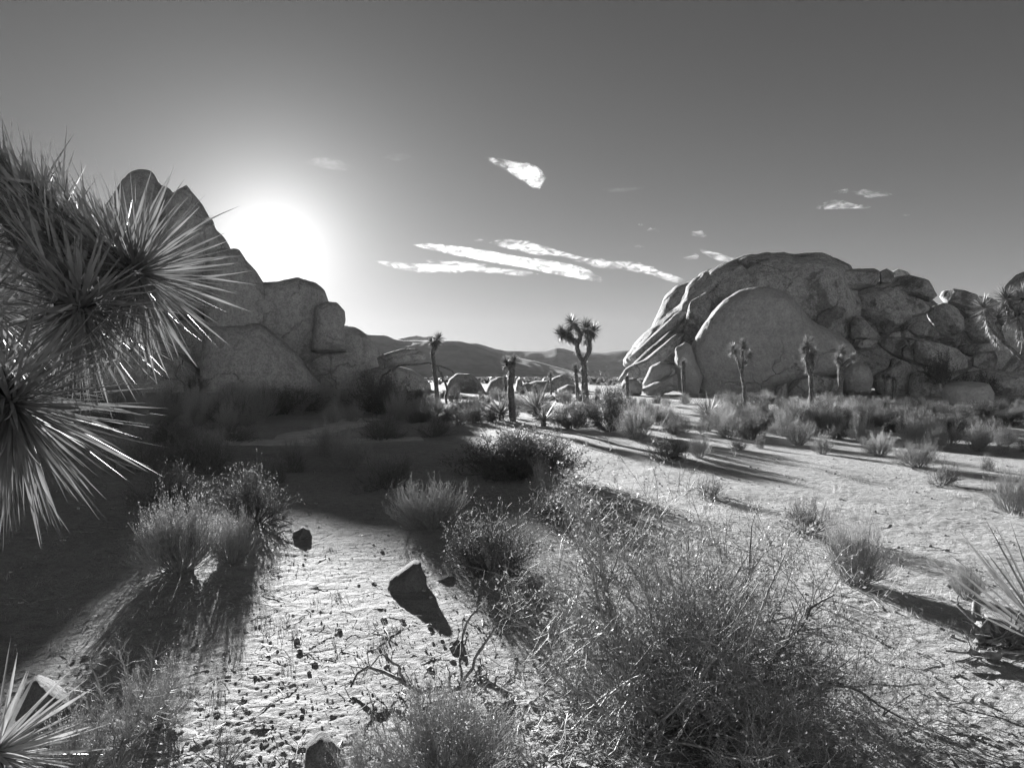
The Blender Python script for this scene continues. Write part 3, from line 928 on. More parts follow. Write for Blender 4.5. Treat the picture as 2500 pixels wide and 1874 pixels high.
NS = 'shrubs standing near the viewer'
for a in [
    ('pale brushy shrub with a bright crown beside the left-edge yucca', 440, 1392, 235, 185, 'pale', 11, 1.6),
    ('smaller brushy shrub touching the right side of the pale one', 565, 1372, 130, 125, 'fan', 12, 1.0),
    ('wide dark shrub behind the pale brushy one', 622, 1275, 230, 160, 'twig', 13, 1.3),
    ('dim shrub behind the drooping yucca leaves on the left', 410, 1255, 230, 150, 'twig', 14, 1.0),
    ('soft dim shrub on the shaded ground left of the middle', 945, 1192, 210, 115, 'twig', 15, 1.0),
    ('half-shaded shrub behind the round twiggy bush in the middle', 1055, 1285, 200, 115, 'fan', 16, 1.2),
    ('round twiggy bush lit from behind in the middle of the foreground', 1200, 1392, 255, 185, 'twig', 17, 1.7),
    ('low dark tangled bush below the broad dark shrub', 1385, 1268, 215, 105, 'twig', 18, 1.2),
    ('dry upright tuft behind the low tangled bush', 1325, 1205, 90, 85, 'fan', 19, 0.6),
    ('dark leaning shrub right of the sprawling bush', 2085, 1424, 190, 175, 'fan', 20, 1.3),
    ('small dark shrub glimpsed behind the sprawling bush', 1972, 1300, 150, 110, 'twig', 21, 1.0),
    ('sparse low shrub on bright sand above the sprawling bush', 1737, 1212, 110, 58, 'twig', 22, 0.8),
    ('grey shrub cut by the right edge above the long yucca leaves', 2472, 1250, 135, 112, 'fan', 23, 1.0),
    ('bushy tuft of stiff twigs at the bottom edge of the view', 1085, 1905, 430, 230, 'pale', 24, 1.6),
    ('broad dark rounded shrub in the middle beside the bright sand', 1278, 1162, 330, 128, 'dense', 25, 2.4),
    ('dense upright bush with a leafy crown beside the branching joshua tree', 1487, 1050, 135, 138, 'dense', 26, 1.2),
]:
    put_shrub(a[0], a[1], a[2], a[3], a[4], a[5], a[6], NS if a[2] > 1170 else 'shrubs of the middle distance', True, a[7])

KEY = [
    ('low spreading bush left of the leafy upright bush', 1395, 1046, 150, 66, 'dense', 31),
    ('feathery shrub right of the leafy upright bush', 1553, 1072, 110, 90, 'fan', 32),
    ('dark pair-forming shrub at the upper end of the sand strip', 1625, 1121, 120, 62, 'dense', 33),
    ('grey brush touching the dark shrub at the top of the sand strip', 1706, 1117, 66, 64, 'fan', 34),
    ('low scattered shrub on the far edge of the sand strip', 1803, 1098, 72, 32, 'twig', 35),
    ('tiny stick-like shrub on the far edge of the sand strip', 1853, 1094, 34, 42, 'twig', 36),
    ('round bristly shrub on the far side of the sand', 1950, 1087, 80, 66, 'fan', 37),
    ('open stemmed shrub in front of the round bristly one', 2008, 1108, 52, 54, 'fan', 38),
    ('dark round shrub behind the open stemmed one', 2043, 1072, 54, 42, 'dense', 39),
    ('bright-topped grassy shrub on a dark mound', 2104, 1080, 64, 72, 'pale', 40),
    ('dome-shaped grey shrub on the bright sand of the right', 2146, 1112, 92, 58, 'fan', 41),
    ('wide grey shrub joined to the dome-shaped grey one', 2240, 1140, 140, 66, 'fan', 42),
    ('nearer rounded shrub below the wide grey one on the right', 2296, 1184, 104, 78, 'twig', 43),
    ('bright feathery shrub before the dark belt on the right', 2315, 1090, 96, 62, 'pale', 44),
    ('lone small upright shrub near the right edge', 2413, 1148, 44, 44, 'twig', 45),
    ('grassy pale tuft left of the dead yucca wood', 2360, 1462, 90, 90, 'pale', 46),
    ('large dusky bush in front of the slender joshua tree', 1990, 1040, 190, 72, 'dense', 47),
    ('shaded bush at the foot of the left rock slab', 700, 1010, 210, 76, 'dense', 48),
    ('wide bush under the dead arching stalk', 940, 1010, 190, 110, 'dense', 49),
    ('dim shrub at the bend of the sunlit ground strip', 930, 1075, 180, 70, 'twig', 50),
    ('shadowy bush left of the sunlit ground strip', 560, 1080, 150, 60, 'twig', 51),
    ('small dark bush right of the leaning joshua tree', 1150, 1030, 95, 44, 'dense', 52),
    ('dark bush at the left end of the sunlit ground strip', 400, 1085, 170, 60, 'dense', 53),
    ('dark shrub beside the sunlit ground strip under the leaning joshua tree', 1060, 1065, 130, 56, 'twig', 54),
]
for lab, px, py, w, h, kind, seed in KEY:
    put_shrub(lab, px, py, w, h, kind, seed % 5 + 60, 'shrubs of the middle distance')


PLACED = []


def uniq(base_fmt, items):
    """items: (object, px, label). Labels shared by several get their order from the left"""
    by = {}
    for o, px, lab in items:
        by.setdefault(lab, []).append((px, o))
    words = ['leftmost', 'second from left', 'third from left', 'fourth from left', 'fifth from left', 'sixth from left', 'seventh from left', 'eighth from left', 'ninth from left', 'tenth from left']
    for lab, lst in by.items():
        lst.sort(key=lambda t: t[0])
        n = len(lst)
        for i, (px, o) in enumerate(lst):
            if n == 1:
                o['label'] = lab
            else:
                w = 'rightmost' if i == n - 1 else words[min(i, 9)] if i < n / 2 or n - 1 - i > 9 else words[n - 1 - i].replace('left', 'right')
                o['label'] = w + ' ' + lab


LOOK = {'fan': 'brushy', 'pale': 'pale brushy', 'twig': 'twiggy', 'dense': 'leafy', 'dusky': 'dark leafy'}


for lab, px, py, d, wpx, hpx, sd in [('dark round bush growing between boulders above the loaf-shaped boulder', 2290, 935, 46, 78, 75, 61),
                                     ('dark bush spilling over behind the loaf-shaped boulder', 2388, 968, 40, 95, 62, 62)]:
    b = W(px, py, d)
    o = link('bush', shrub_meshes(sd, 'dusky'), loc=b, scale=(wpx / F * d / 1.84, wpx / F * d / 1.84, hpx / F * d))
    tag(o, lab, 'bush', 'bushes among the boulders')


def in_poly(px, py, poly):
    c = False
    for (x1, y1), (x2, y2) in zip(poly, poly[1:] + poly[:1]):
        if (y1 > py) != (y2 > py) and px < (x2 - x1) * (py - y1) / (y2 - y1) + x1:
            c = not c
    return c


def scatter(where, marks, group, poly, n, hm, kinds, seed, asp=(0.9, 1.7)):
    """marks: (px, what stands there), used to tell the members apart"""
    rg = np.random.default_rng(seed)
    xs = [p[0] for p in poly]; ys = [p[1] for p in poly]
    got, items = [], []
    tries = 0
    while len(got) < n and tries < 6000:
        tries += 1
        px = rg.uniform(min(xs), max(xs)); py = rg.uniform(min(ys), max(ys))
        if not in_poly(px, py, poly): continue
        b = ground_at(px, py)
        if any((b[0] - g[0]) ** 2 + (b[1] - g[1]) ** 2 < (hm * 0.7) ** 2 for g in got): continue
        got.append(b)
        hh = hm * rg.uniform(0.55, 1.35)
        ww = hh * rg.uniform(*asp)
        kind = kinds[rg.integers(len(kinds))]
        o = link('shrub', shrub_meshes(60 + int(rg.integers(5)), kind), loc=b, rotz=rg.uniform(0, 6.28), scale=(ww / 2 / .92, ww / 2 / .92, hh))
        tag(o, 'x', 'shrub', group)
        f = (py - min(ys)) / (max(ys) - min(ys))
        row = 'back' if f < 0.33 else 'middle' if f < 0.66 else 'front'
        mk = min(marks, key=lambda m: abs(m[0] - px))[1]
        items.append((o, px, f"{LOOK[kind]} shrub in the {row} {where} {mk}"))
    uniq('', items)


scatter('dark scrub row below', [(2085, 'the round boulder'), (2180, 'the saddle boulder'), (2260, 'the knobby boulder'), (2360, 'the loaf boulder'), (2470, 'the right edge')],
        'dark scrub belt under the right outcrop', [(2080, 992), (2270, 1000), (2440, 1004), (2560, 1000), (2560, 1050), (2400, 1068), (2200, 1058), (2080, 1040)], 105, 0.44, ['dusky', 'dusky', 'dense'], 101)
scatter('scrub row before', [(1560, 'the pale boulders'), (1690, 'the flaky rock'), (1820, 'the slender tree'), (1980, 'the shaggy-headed tree')],
        'sunlit scrub before the egg-shaped dome', [(1540, 975), (1900, 980), (2080, 990), (2080, 1060), (1800, 1075), (1560, 1050)], 85, 0.48, ['fan', 'twig', 'pale', 'dense'], 102)
scatter('scrub row around', [(1070, 'the leaning tree'), (1180, 'the low dome boulders'), (1253, 'the stout tree'), (1340, 'the yucca clumps'), (1440, 'the forked tree')],
        'scrub on the plain between the outcrops', [(1000, 960), (1540, 958), (1560, 1010), (1300, 1030), (1000, 1045)], 85, 0.45, ['twig', 'dense', 'fan'], 103)
scatter('shaded scrub row near', [(250, 'the drooping yucca'), (480, 'the stump trunk'), (700, 'the sun side'), (900, 'the arching stalk')],
        'shaded scrub under the left ridge', [(150, 965), (1000, 965), (1000, 1025), (500, 1052), (150, 1060)], 52, 0.75, ['twig', 'fan', 'pale', 'pale'], 104)
scatter('part of the shaded flat by', [(300, 'the drooping yucca'), (520, 'the broken trunk')],
        'low shrubs on the shaded flat', [(250, 1095), (600, 1095), (560, 1180), (300, 1200)], 7, 0.6, ['twig', 'fan'], 105)
scatter('part of the shaded ground by', [(650, 'the dark left shrubs'), (950, 'the soft dim shrub')],
        'few shrubs on the shaded ground', [(600, 1095), (1000, 1088), (980, 1180), (640, 1200)], 5, 0.5, ['fan', 'pale', 'twig'], 107)
scatter('part of the bright sand by', [(2250, 'the wide grey shrub'), (2470, 'the right edge')],
        'sparse shrubs on the sand by the right edge', [(2180, 1062), (2500, 1075), (2560, 1120), (2200, 1100)], 9, 0.4, ['fan', 'twig', 'pale'], 106)


# ------------------------------------------------------------------ the sprawling bush of the foreground
def sprawling_bush():
    b = ground_at(1765, 1745)
    t = thing('sprawling_bush', 'big sprawling leafless bush with tangled backlit twigs in the right foreground', 'bush', b)
    rg = np.random.default_rng(77)
    n = 46
    az = rg.uniform(0, 2 * math.pi, n)
    el = np.arccos(rg.uniform(0.05, 0.98, n))
    # the bush leans and spreads to the left, with a few long arms to the right
    d = np.stack([np.cos(az) * np.sin(el) - 0.18, np.sin(az) * np.sin(el), np.cos(el)], 1)
    d = unit(d)
    st = np.stack([rg.normal(-0.12, 0.16, n), rg.normal(0, 0.12, n), np.full(n, -0.03)], 1)
    ln = rg.uniform(0.75, 1.18, n) * np.where(d[:, 0] > 0.3, 0.82, 1.0)
    s0 = walk(rg, st, d, ln, 0.13, 0.03, 8, rg.uniform(0.007, 0.015, n), 0.3)
    arms = np.array([[0.75, 0.05, 0.62], [0.55, 0.1, 0.85], [0.85, -0.1, 0.32], [0.9, 0.1, 0.12], [0.35, 0.1, 1.0], [0.8, 0.2, 0.45]])
    sa_ = walk(rg, np.tile([[0.05, 0, 0]], (6, 1)), unit(arms), rg.uniform(0.72, 0.95, 6), 0.20, 0.0, 9, rg.uniform(0.008, 0.012, 6), 0.3)
    s1 = grow(rg, *s0, 700, 0.12, 0.95, 0.33, 0.50, 0.20, 0.06, 6, 0.45, 0.6)
    s1b = grow(rg, *sa_, 90, 0.15, 1.0, 0.34, 0.5, 0.2, 0.0, 6, 0.45, 0.55)
    P1 = np.concatenate([s1[0], s1b[0]]); R1 = np.concatenate([s1[1], s1b[1]])
    s2 = grow(rg, P1, np.maximum(R1, 0.0016), 5600, 0.1, 1.0, 0.19, 0.62, 0.24, 0.05, 4, 0.5, 0.66)
    s3 = grow(rg, s2[0], np.maximum(s2[1], 0.0011), 13000, 0.1, 1.0, 0.075, 0.75, 0.25, 0.03, 3, 0.55, 0.8)
    lf = flecks(rg, s3[0], 22000, 0.013, 0.28, 0.0, 0.8)
    for s in (sa_,):
        for i in range(len(s[0])):
            link('branch', mesh_from('branch', *tubes(s[0][i:i + 1], s[1][i:i + 1], 6)), M_twig_dark, t)
    for i in range(n):
        link('branch', mesh_from('branch', *tubes(s0[0][i:i + 1], s0[1][i:i + 1], 6)), M_twig, t)
    tag(link('twigs', mesh_from('twigs', *join([tubes(P1, R1), tubes(*s2), tubes(*s3)])), M_twig, t), kind='stuff')
    tag(link('foliage', mesh_from('foliage', *lf), M_leaf, t), kind='stuff')


sprawling_bush()


# ------------------------------------------------------------------ yucca leaves
def leaf_mesh(name, bend, width, mat, fold=0.5, segs=6):
    """one stiff blade along +Z, length 1"""
    t = np.linspace(0, 1, segs + 1)
    w = width * np.where(t < 0.25, 0.75 + t, 1.0) * np.clip(1 - ((t - 0.25) / 0.75).clip(0) ** 2.2, 0.02, 1) * 0.5
    x = bend * t ** 2
    c = np.stack([x, 0 * t, t], 1)
    l = c + np.stack([fold * w, w, 0 * t], 1)
    r = c + np.stack([fold * w, -w, 0 * t], 1)
    V = np.stack([l, c, r], 1).reshape(-1, 3)
    k = np.arange(segs)[:, None] * 3
    Q = np.concatenate([k + np.array([[0, 1, 4, 3]]), k + np.array([[1, 2, 5, 4]])])
    me = mesh_from(name, V, Q)
    me.materials.append(mat)
    return me


def frame(d, roll):
    """rotation whose Z column is d"""
    d = Vector(d).normalized()
    q = d.to_track_quat('Z', 'X')
    return q.to_matrix().to_4x4() @ Matrix.Rotation(roll, 4, 'Z')


def rosette_dirs(rg, axis, n, amax, droop=0.0, amin=0.0):
    axis = unit(axis)
    ref = np.array([0, 0, 1.0]) if abs(axis[2]) < 0.9 else np.array([1.0, 0, 0])
    a = unit(np.cross(axis, ref)); b = np.cross(axis, a)
    ang = np.radians(amin + (amax - amin) * np.sqrt((np.arange(n) + 0.5) / n))
    phi = np.arange(n) * 2.39996 + rg.uniform(-0.25, 0.25, n)
    ang = ang + rg.normal(0, 0.06, n)
    D = np.cos(ang)[:, None] * axis + np.sin(ang)[:, None] * (np.cos(phi)[:, None] * a + np.sin(phi)[:, None] * b)
    D[:, 2] -= droop
    return unit(D)


def blades(rg, base, D, ln, width, bend=0.06):
    """many blades as one mesh (3 cross-sections, folded)"""
    n = len(D)
    ref = np.where(np.abs(D[:, 2:3]) > 0.95, np.array([[1.0, 0, 0]]), np.array([[0, 0, 1.0]]))
    side = unit(np.cross(D, ref) + 0.25 * rg.normal(size=(n, 3)))
    nrm = np.cross(side, D)
    ln = np.broadcast_to(ln, (n,))[:, None]
    bd = rg.normal(0, bend, n)[:, None] * ln
    w = np.broadcast_to(width, (n,))[:, None]
    mid = base + D * ln * 0.45 + nrm * bd * 0.25
    tip = base + D * ln + nrm * bd
    V = np.stack([base + side * w * 0.4, base - side * w * 0.4, mid - side * w * 0.5 + nrm * w * 0.2, mid + side * w * 0.5 + nrm * w * 0.2, tip], 1).reshape(-1, 3)
    k = np.arange(n)[:, None] * 5
    return V, [k + np.array([[0, 1, 2, 3]]), k + np.array([[3, 2, 4]])]


# --- the yucca tree that leans in from the left edge
def left_yucca():
    root = W(-330, 1560, 2.3)
    root[2] = g1(root[0], root[1])
    t = thing('yucca_tree', 'yucca tree leaning in from the left edge with long spiky leaf rosettes', 'yucca tree', root)
    rg = np.random.default_rng(34)
    r0 = root

    def wood(name, pts, ra, rb, n=24):
        P = spline(pts, n)[None] - r0
        V, Q = tubes(P, np.linspace(ra, rb, n)[None], 10)
        V = V + unit(V - np.repeat(P[0], 10, 0)) * (fbm(V * 16, 3) * 0.022)[:, None]
        return link(name, mesh_from(name, V, Q), M_bark, t)

    lm = [W(-330, 1560, 2.3), W(-330, 900, 2.25), W(-260, 400, 2.3), W(-90, 400, 2.3)]
    lm[0][2] = root[2] - 0.05
    wood('trunk', lm, 0.13, 0.09)
    limbA = [W(-90, 400, 2.3), W(50, 500, 2.3), W(170, 585, 2.28), W(300, 665, 2.25)]
    wood('limb', limbA, 0.085, 0.05)
    limbB = [W(-330, 800, 2.25), W(-150, 860, 2.0), W(-40, 930, 1.85), W(25, 975, 1.8)]
    wood('limb', limbB, 0.07, 0.045)
    limbC = [W(50, 500, 2.3), W(110, 620, 2.15), W(185, 745, 2.0)]
    wood('limb', limbC, 0.07, 0.045)

    kinds = [leaf_mesh('yucca_leaf', b, w, M_yucca, f) for b, w, f in
             [(0.04, .034, .5), (0.12, .030, .4), (-0.10, .038, .5), (0.22, .030, .3), (-0.18, .028, .5), (0.0, .044, .6), (0.32, .032, .4), (-0.28, .026, .3)]]
    deadk = [leaf_mesh('dead_leaf', b, w, M_yucca_dead, f) for b, w, f in [(0.25, .06, .3), (-0.3, .055, .2), (0.45, .05, .4), (0.1, .06, .2)]]

    def leaf(base, D, L_, mats, name='leaf'):
        m_ = mats[rg.integers(len(mats))]
        o = link(name, m_, parent=t)
        o.matrix_local = Matrix.Translation(Vector(base - r0)) @ frame(D, rg.uniform(0, 6.28)) @ Matrix.Scale(float(L_), 4)

    def rosette(c, axis, n, amax, l0, l1, droop=0.0, core=0.05, amin=0.0):
        D = rosette_dirs(rg, axis, n, amax, droop, amin)
        ax = unit(axis)
        for i, dd in enumerate(D):
            f = i / n
            leaf(c - ax * 0.09 * f + dd * core * 0.5, dd, rg.uniform(l0, l1) * (0.75 + 0.25 * math.sin(math.pi * min(1, f + .25))), kinds)

    rosette(W(335, 665, 2.25), np.array([0.9, -0.15, -0.12]), 118, 118, 0.26, 0.35, 0.10)
    rosette(W(200, 755, 2.0), np.array([0.1, -0.75, -0.55]), 76, 105, 0.20, 0.30, 0.12)
    rosette(W(30, 985, 1.78), np.array([0.75, -0.35, -0.45]), 100, 100, 0.26, 0.37, 0.22)
    # dead leaves: a thatch along the limbs
    Vs = []
    for limb, n, rr in ((limbA, 620, 0.075), (limbC, 200, 0.055), (limbB, 130, 0.055)):
        u = rg.uniform(0.0, 0.97, n)
        S = spline(limb, 120)
        i = (u * 118).astype(int)
        c = S[i]; tg = unit(S[i + 1] - S[i])
        rnd = rg.normal(size=(n, 3))
        rad = unit(rnd - (rnd * tg).sum(1)[:, None] * tg)
        D = unit(-tg * rg.uniform(0.5, 1.4, n)[:, None] + rad * rg.uniform(0.25, 0.9, n)[:, None] + 0.15 * rg.normal(size=(n, 3)) - np.array([0, 0, 0.05]))
        Vs.append(blades(rg, c + rad * rr * 0.8 - r0, D, rg.uniform(0.14, 0.27, n), rg.uniform(0.008, 0.014, n), 0.18))
    tag(link('dead_leaves', mesh_from('dead_leaves', *join(Vs)), M_yucca_dead, t), kind='stuff')
    # crooked dead leaves that hang in front of the rosettes
    for k in range(60):
        limb, rr = (limbA, .09) if k % 2 else (limbC, .07)
        c = spline(limb, 60)[rg.integers(18, 58)] + rg.normal(0, 0.05, 3)
        leaf(c, unit(np.array([rg.normal(0, .5), rg.normal(-.3, .4), rg.normal(-.7, .3)])), rg.uniform(0.12, 0.24), deadk, 'dead_leaf')
    # remaining leaves of the rosettes
    Vs = []
    for c, ax, n, am, L_, dr in ((W(335, 665, 2.25), [0.9, -0.15, -0.12], 240, 125, .30, .15), (W(190, 760, 2.02), [0.1, -0.6, -0.6], 200, 115, .27, .2),
                                 (W(30, 985, 1.8), [0.7, -0.2, -0.55], 240, 110, .33, .3), (W(-40, 740, 2.1), [0.2, -.2, -.6], 170, 100, .34, .15)):
        D = rosette_dirs(rg, np.array(ax), n, am, dr)
        Vs.append(blades(rg, c - r0 + D * 0.02, D, L_ * rg.uniform(.7, 1.1, n), rg.uniform(.006, .010, n), 0.08))
    tag(link('leaves', mesh_from('leaves', *join(Vs)), M_yucca, t), kind='stuff')


left_yucca()


# --- smaller yuccas
def ground_yucca(label, c, axis, n, amax, l0, l1, width, mat, seed, droop=0.0, dead=None, group=None, individual=True):
    c = np.array(c, float)
    base = np.array([c[0], c[1], g1(c[0], c[1])])
    t = thing('yucca', label, 'yucca', base, group)
    rg = np.random.default_rng(seed)
    P = np.stack([base - [0, 0, 0.06], c], 0)
    P = spline(P, 6)[None] - base
    V, Q = tubes(P, np.linspace(0.05, 0.03, 6)[None] * (l1 / 0.4), 8)
    link('stem', mesh_from('stem', V, Q), M_bark, t)
    D = rosette_dirs(rg, np.array(axis, float), n, amax, droop)
    if individual:
        ks = [leaf_mesh('yucca_leaf', b, width * w, mat, f) for b, w, f in [(0.02, 1, .5), (0.06, .9, .4), (-0.04, 1.05, .5), (0.1, .9, .3), (-0.08, .8, .5)]]
        for dd in D:
            o = link('leaf', ks[rg.integers(len(ks))], parent=t)
            o.matrix_local = Matrix.Translation(Vector(c - base + dd * 0.02)) @ frame(dd, rg.uniform(0, 6.28)) @ Matrix.Scale(float(rg.uniform(l0, l1)), 4)
    else:
        V, fs = blades(rg, c - base + D * 0.02, D, rg.uniform(l0, l1, n), width * l1, 0.06)
        tag(link('leaves', mesh_from('leaves', V, fs), mat, t), kind='stuff')
    if dead:
        n2, ll = dead
        D2 = rosette_dirs(rg, np.array([0, 0, -1.0]), n2, 80, 0, 20)
        V, fs = blades(rg, c - base + D2 * 0.03, D2 + np.array([0, 0, 0.25]), rg.uniform(ll * .6, ll, n2), width * ll * 0.8, 0.15)
        tag(link('dead_leaves', mesh_from('dead_leaves', V, fs), M_yucca_dead, t), kind='stuff')
    return t


ground_yucca('stiff dark yucca spears reaching in from the right edge over bright sand', W(2580, 1590, 4.1), [-0.42, -0.05, 0.85], 30, 44, 0.55, 0.82, 0.030, M_yucca, 41, dead=(160, 0.5))
ground_yucca('pale yucca with broad light blades in the lower left corner', W(-15, 1838, 2.75), [0.45, 0.0, 0.6], 64, 85, 0.26, 0.40, 0.055, M_yucca_pale, 42, dead=(70, .25))
YG = 'spiky yucca clumps in the middle distance'
for lab, px, py, h, sd in [('spiky yucca clump left of the stout joshua tree', 1224, 1026, 0.9, 1), ('spiky yucca clump right of the stout joshua tree', 1309, 1016, 1.1, 2),
                           ('round shaggy yucca clump with a bright rim near the broad dark shrub', 1327, 1040, 0.75, 3), ('yucca clump among the shrubs left of the forked slender joshua tree', 1730, 1032, 0.9, 4),
                           ('small yucca clump beside the forked slender joshua tree', 1788, 1030, 0.7, 5)]:
    b = ground_at(px, py)
    ground_yucca(lab, b + [0, 0, h * 0.2], [0, 0, 1], 90, 95, h * 0.7, h, 0.05, M_yucca, 50 + sd, dead=(60, h * .5), group=YG, individual=False)

# ------------------------------------------------------------------ joshua trees
_ros = []
for s in range(5):
    rg_ = np.random.default_rng(200 + s)
    D_ = rosette_dirs(rg_, np.array([0, 0, 1.0]), 190, 128)
    V_, f_ = blades(rg_, D_ * 0.08 - np.array([0, 0, .25]) * (np.arange(190) / 190)[:, None], D_, rg_.uniform(.7, 1.1, 190), 0.075, 0.08)
    m_ = mesh_from('leaf_rosette', V_, f_)
    m_.materials.append(M_yucca)
    _ros.append(m_)
JG = 'joshua trees on the plain'


def joshua(label, d, trunk, limbs, heads, w, seed, group=JG, shag=True, ground=True):
    """trunk: pixels from foot to fork; limbs: lists of pixels; heads: (px, py, radius px, direction)"""
    rg = np.random.default_rng(seed)
    foot = W(trunk[0][0], trunk[0][1], d)
    base = foot.copy()
    if ground: base[2] = g1(foot[0], foot[1])
    t = thing('joshua_tree', label, 'joshua tree', base, group)
    px_m = d / F

    def wood(name, pts, ra, rb, dy):
        pw = [W(x, y, d + dd) for (x, y), dd in zip(pts, np.linspace(dy[0], dy[1], len(pts)))]
        if name == 'trunk' and ground:
            pw[0][2] = min(pw[0][2], base[2] - 0.15)
        n = 10 + 6 * len(pts)
        P = spline(pw, n)[None] - base
        V, Q = tubes(P, np.linspace(ra, rb, n)[None], 9)
        ctr = np.repeat(P[0], 9, 0)
        V = V + unit(V - ctr) * (fbm(V * 7 + seed, 3) * 0.55 * ra)[:, None]
        link(name, mesh_from(name, V, Q), M_bark, t)
        return spline(pw, 40)

    r0 = w / 2 * px_m
    lines = [wood('trunk', trunk, r0 * 1.15, r0 * 0.9, (0, 0))]
    Vs = []
    for l in limbs:
        dy = rg.uniform(-0.35, 0.35)
        lines.append(wood('limb', l, r0 * 0.82, r0 * 0.62, (0, dy)))
    for li, S in enumerate(lines):
        lo = 22 if li == 0 else 6
        n = 210 if li == 0 else 110
        i = rg.integers(lo, 39, n)
        tg = unit(S[np.minimum(i + 1, 39)] - S[i - 1])
        rad = unit(np.cross(tg, rg.normal(size=(n, 3))))
        D = unit(-tg * 0.9 + rad * rg.uniform(0.25, 0.7, n)[:, None])
        Vs.append(blades(rg, S[i] - base + rad * r0 * 0.7, D, rg.uniform(.9, 2.4, n) * max(r0, 0.06), 0.16 * max(r0, 0.06), .15))
    for i, (x, y, rp, dr) in enumerate(heads):
        o = link('leaf_rosette', _ros[(seed + i) % 5], parent=t)
        dd = Vector((dr[0], rg.uniform(-.3, .3), dr[1])).normalized()
        c = W(x, y, d + rg.uniform(-.1, .1)) - base
        o.matrix_local = Matrix.Translation(Vector(c)) @ frame(dd, rg.uniform(0, 6)) @ Matrix.Scale(float(rp * px_m) * (1.2 if rp < 30 else 0.9), 4)
        if shag:      # dead leaves folded back below each head
            n = 110
            ln = rp * px_m
            cc = c[None] - np.array(dd)[None] * rg.uniform(0.2, 1.5, n)[:, None] * ln
            D = unit(-np.array(dd)[None] * 1.0 + rg.normal(size=(n, 3)) * 0.45)
            Vs.append(blades(rg, cc + D * r0 * 0.5, D, rg.uniform(.35, .7, n) * ln, ln * 0.06, .1))
    if Vs:
        tag(link('dead_leaves', mesh_from('dead_leaves', *join(Vs)), M_yucca_dead, t), kind='stuff')
    return t


U = (0, 1)
joshua('large forked joshua tree with many bushy heads against the sky', 35,
       [(1432, 990), (1428, 950), (1426, 915), (1424, 881)],
       [[(1424, 884), (1411, 859), (1406, 836), (1393, 827), (1376, 819)], [(1408, 843), (1417, 820), (1409, 802), (1398, 789)], [(1424, 884), (1437, 858), (1439, 830), (1433, 806)],
        [(1438, 826), (1446, 812)], [(1393, 827), (1391, 812)], [(1406, 838), (1402, 826)]],
       [(1369, 815, 20, (-.7, .6)), (1395, 786, 21, (-.5, .9)), (1431, 798, 25, (0, 1)), (1449, 806, 22, (.6, .8)), (1390, 808, 17, (0, 1)), (1371, 806, 15, (-.4, 1))], 15, 1)
joshua('slender leaning joshua tree with one small bushy head', 31, [(1070, 1012), (1066, 953), (1059, 888), (1057, 860), (1064, 842)], [[(1062, 846), (1069, 832)], [(1060, 850), (1055, 838)]],
       [(1070, 826, 18, (.2, 1)), (1054, 833, 14, (-.5, .8))], 10, 2)
joshua('stout short joshua tree with two tufts on a thick trunk', 23, [(1253, 1030), (1248, 975), (1247, 931), (1250, 912), (1247, 897)], [[(1247, 900), (1238, 888)], [(1247, 900), (1253, 886)]],
       [(1235, 885, 18, (-.5, 1)), (1254, 880, 18, (.3, 1))], 15, 3)
joshua('narrow post-like joshua tree just left of the large forked one', 42, [(1411, 957), (1408, 930), (1405, 900)], [], [(1404, 898, 14, (0, 1))], 8, 4)
joshua('thin post-like joshua tree close behind the stout one', 45, [(1236, 968), (1235, 940), (1234, 920)], [], [(1234, 922, 9, (0, 1))], 8, 5, shag=False)
joshua('very thin distant joshua tree on the boulder skyline between the outcrops', 44, [(1346, 966), (1345, 940), (1344, 914)], [], [(1344, 914, 9, (0, 1))], 4, 6, shag=False)
joshua('young shaggy joshua tree among yuccas in the middle', 34, [(1307, 985), (1306, 960), (1306, 948)], [], [(1306, 946, 12, (0, 1))], 6, 7)
joshua('bare post-like joshua tree before the left end of the right outcrop', 42, [(1533, 972), (1531, 940), (1530, 918)], [], [(1530, 920, 9, (0, 1))], 8, 8)
joshua('dark post-like joshua tree beside the flaky standing rock', 42, [(1672, 975), (1669, 930), (1668, 882)], [], [(1668, 886, 12, (0, 1))], 9, 9)
joshua('forked slender joshua tree before the egg-shaped dome', 27, [(1820, 1012), (1817, 950), (1811, 912)], [[(1811, 914), (1801, 880), (1792, 858)], [(1811, 914), (1814, 885), (1812, 856)], [(1814, 888), (1824, 878), (1828, 868)]],
       [(1789, 851, 17, (-.4, 1)), (1814, 840, 18, (0, 1)), (1829, 866, 15, (.3, 1))], 8, 10)
joshua('slender joshua tree with a tall shaggy head right of the forked one', 26, [(1980, 1022), (1981, 960), (1980, 924), (1972, 898)], [[(1974, 902), (1967, 878), (1970, 850)], [(1978, 915), (1984, 890), (1982, 866)]],
       [(1970, 840, 22, (0, 1)), (1966, 862, 18, (-.5, .8)), (1983, 862, 18, (.5, .9)), (1974, 882, 17, (.1, 1))], 10, 11)
joshua('joshua tree with a bright head beside the upright round boulder', 36, [(2053, 975), (2052, 930), (2052, 900)], [[(2052, 902), (2047, 884), (2046, 876)], [(2052, 902), (2054, 875), (2055, 858)], [(2052, 900), (2068, 884), (2079, 876)]],
       [(2046, 874, 15, (-.5, .8)), (2055, 854, 15, (0, 1)), (2081, 872, 13, (.6, .7))], 11, 12)
joshua('small joshua tree with a rimmed bent head before the saddle-shaped boulder', 40, [(2163, 976), (2162, 945), (2159, 922)], [[(2160, 926), (2168, 920)]], [(2157, 919, 9, (-.4, 1)), (2169, 918, 9, (.3, 1))], 5, 13)
joshua('small thick joshua tree standing right of the rimmed bent one', 40, [(2184, 972), (2184, 945), (2183, 926)], [], [(2183, 925, 9, (0, 1))], 9, 14)
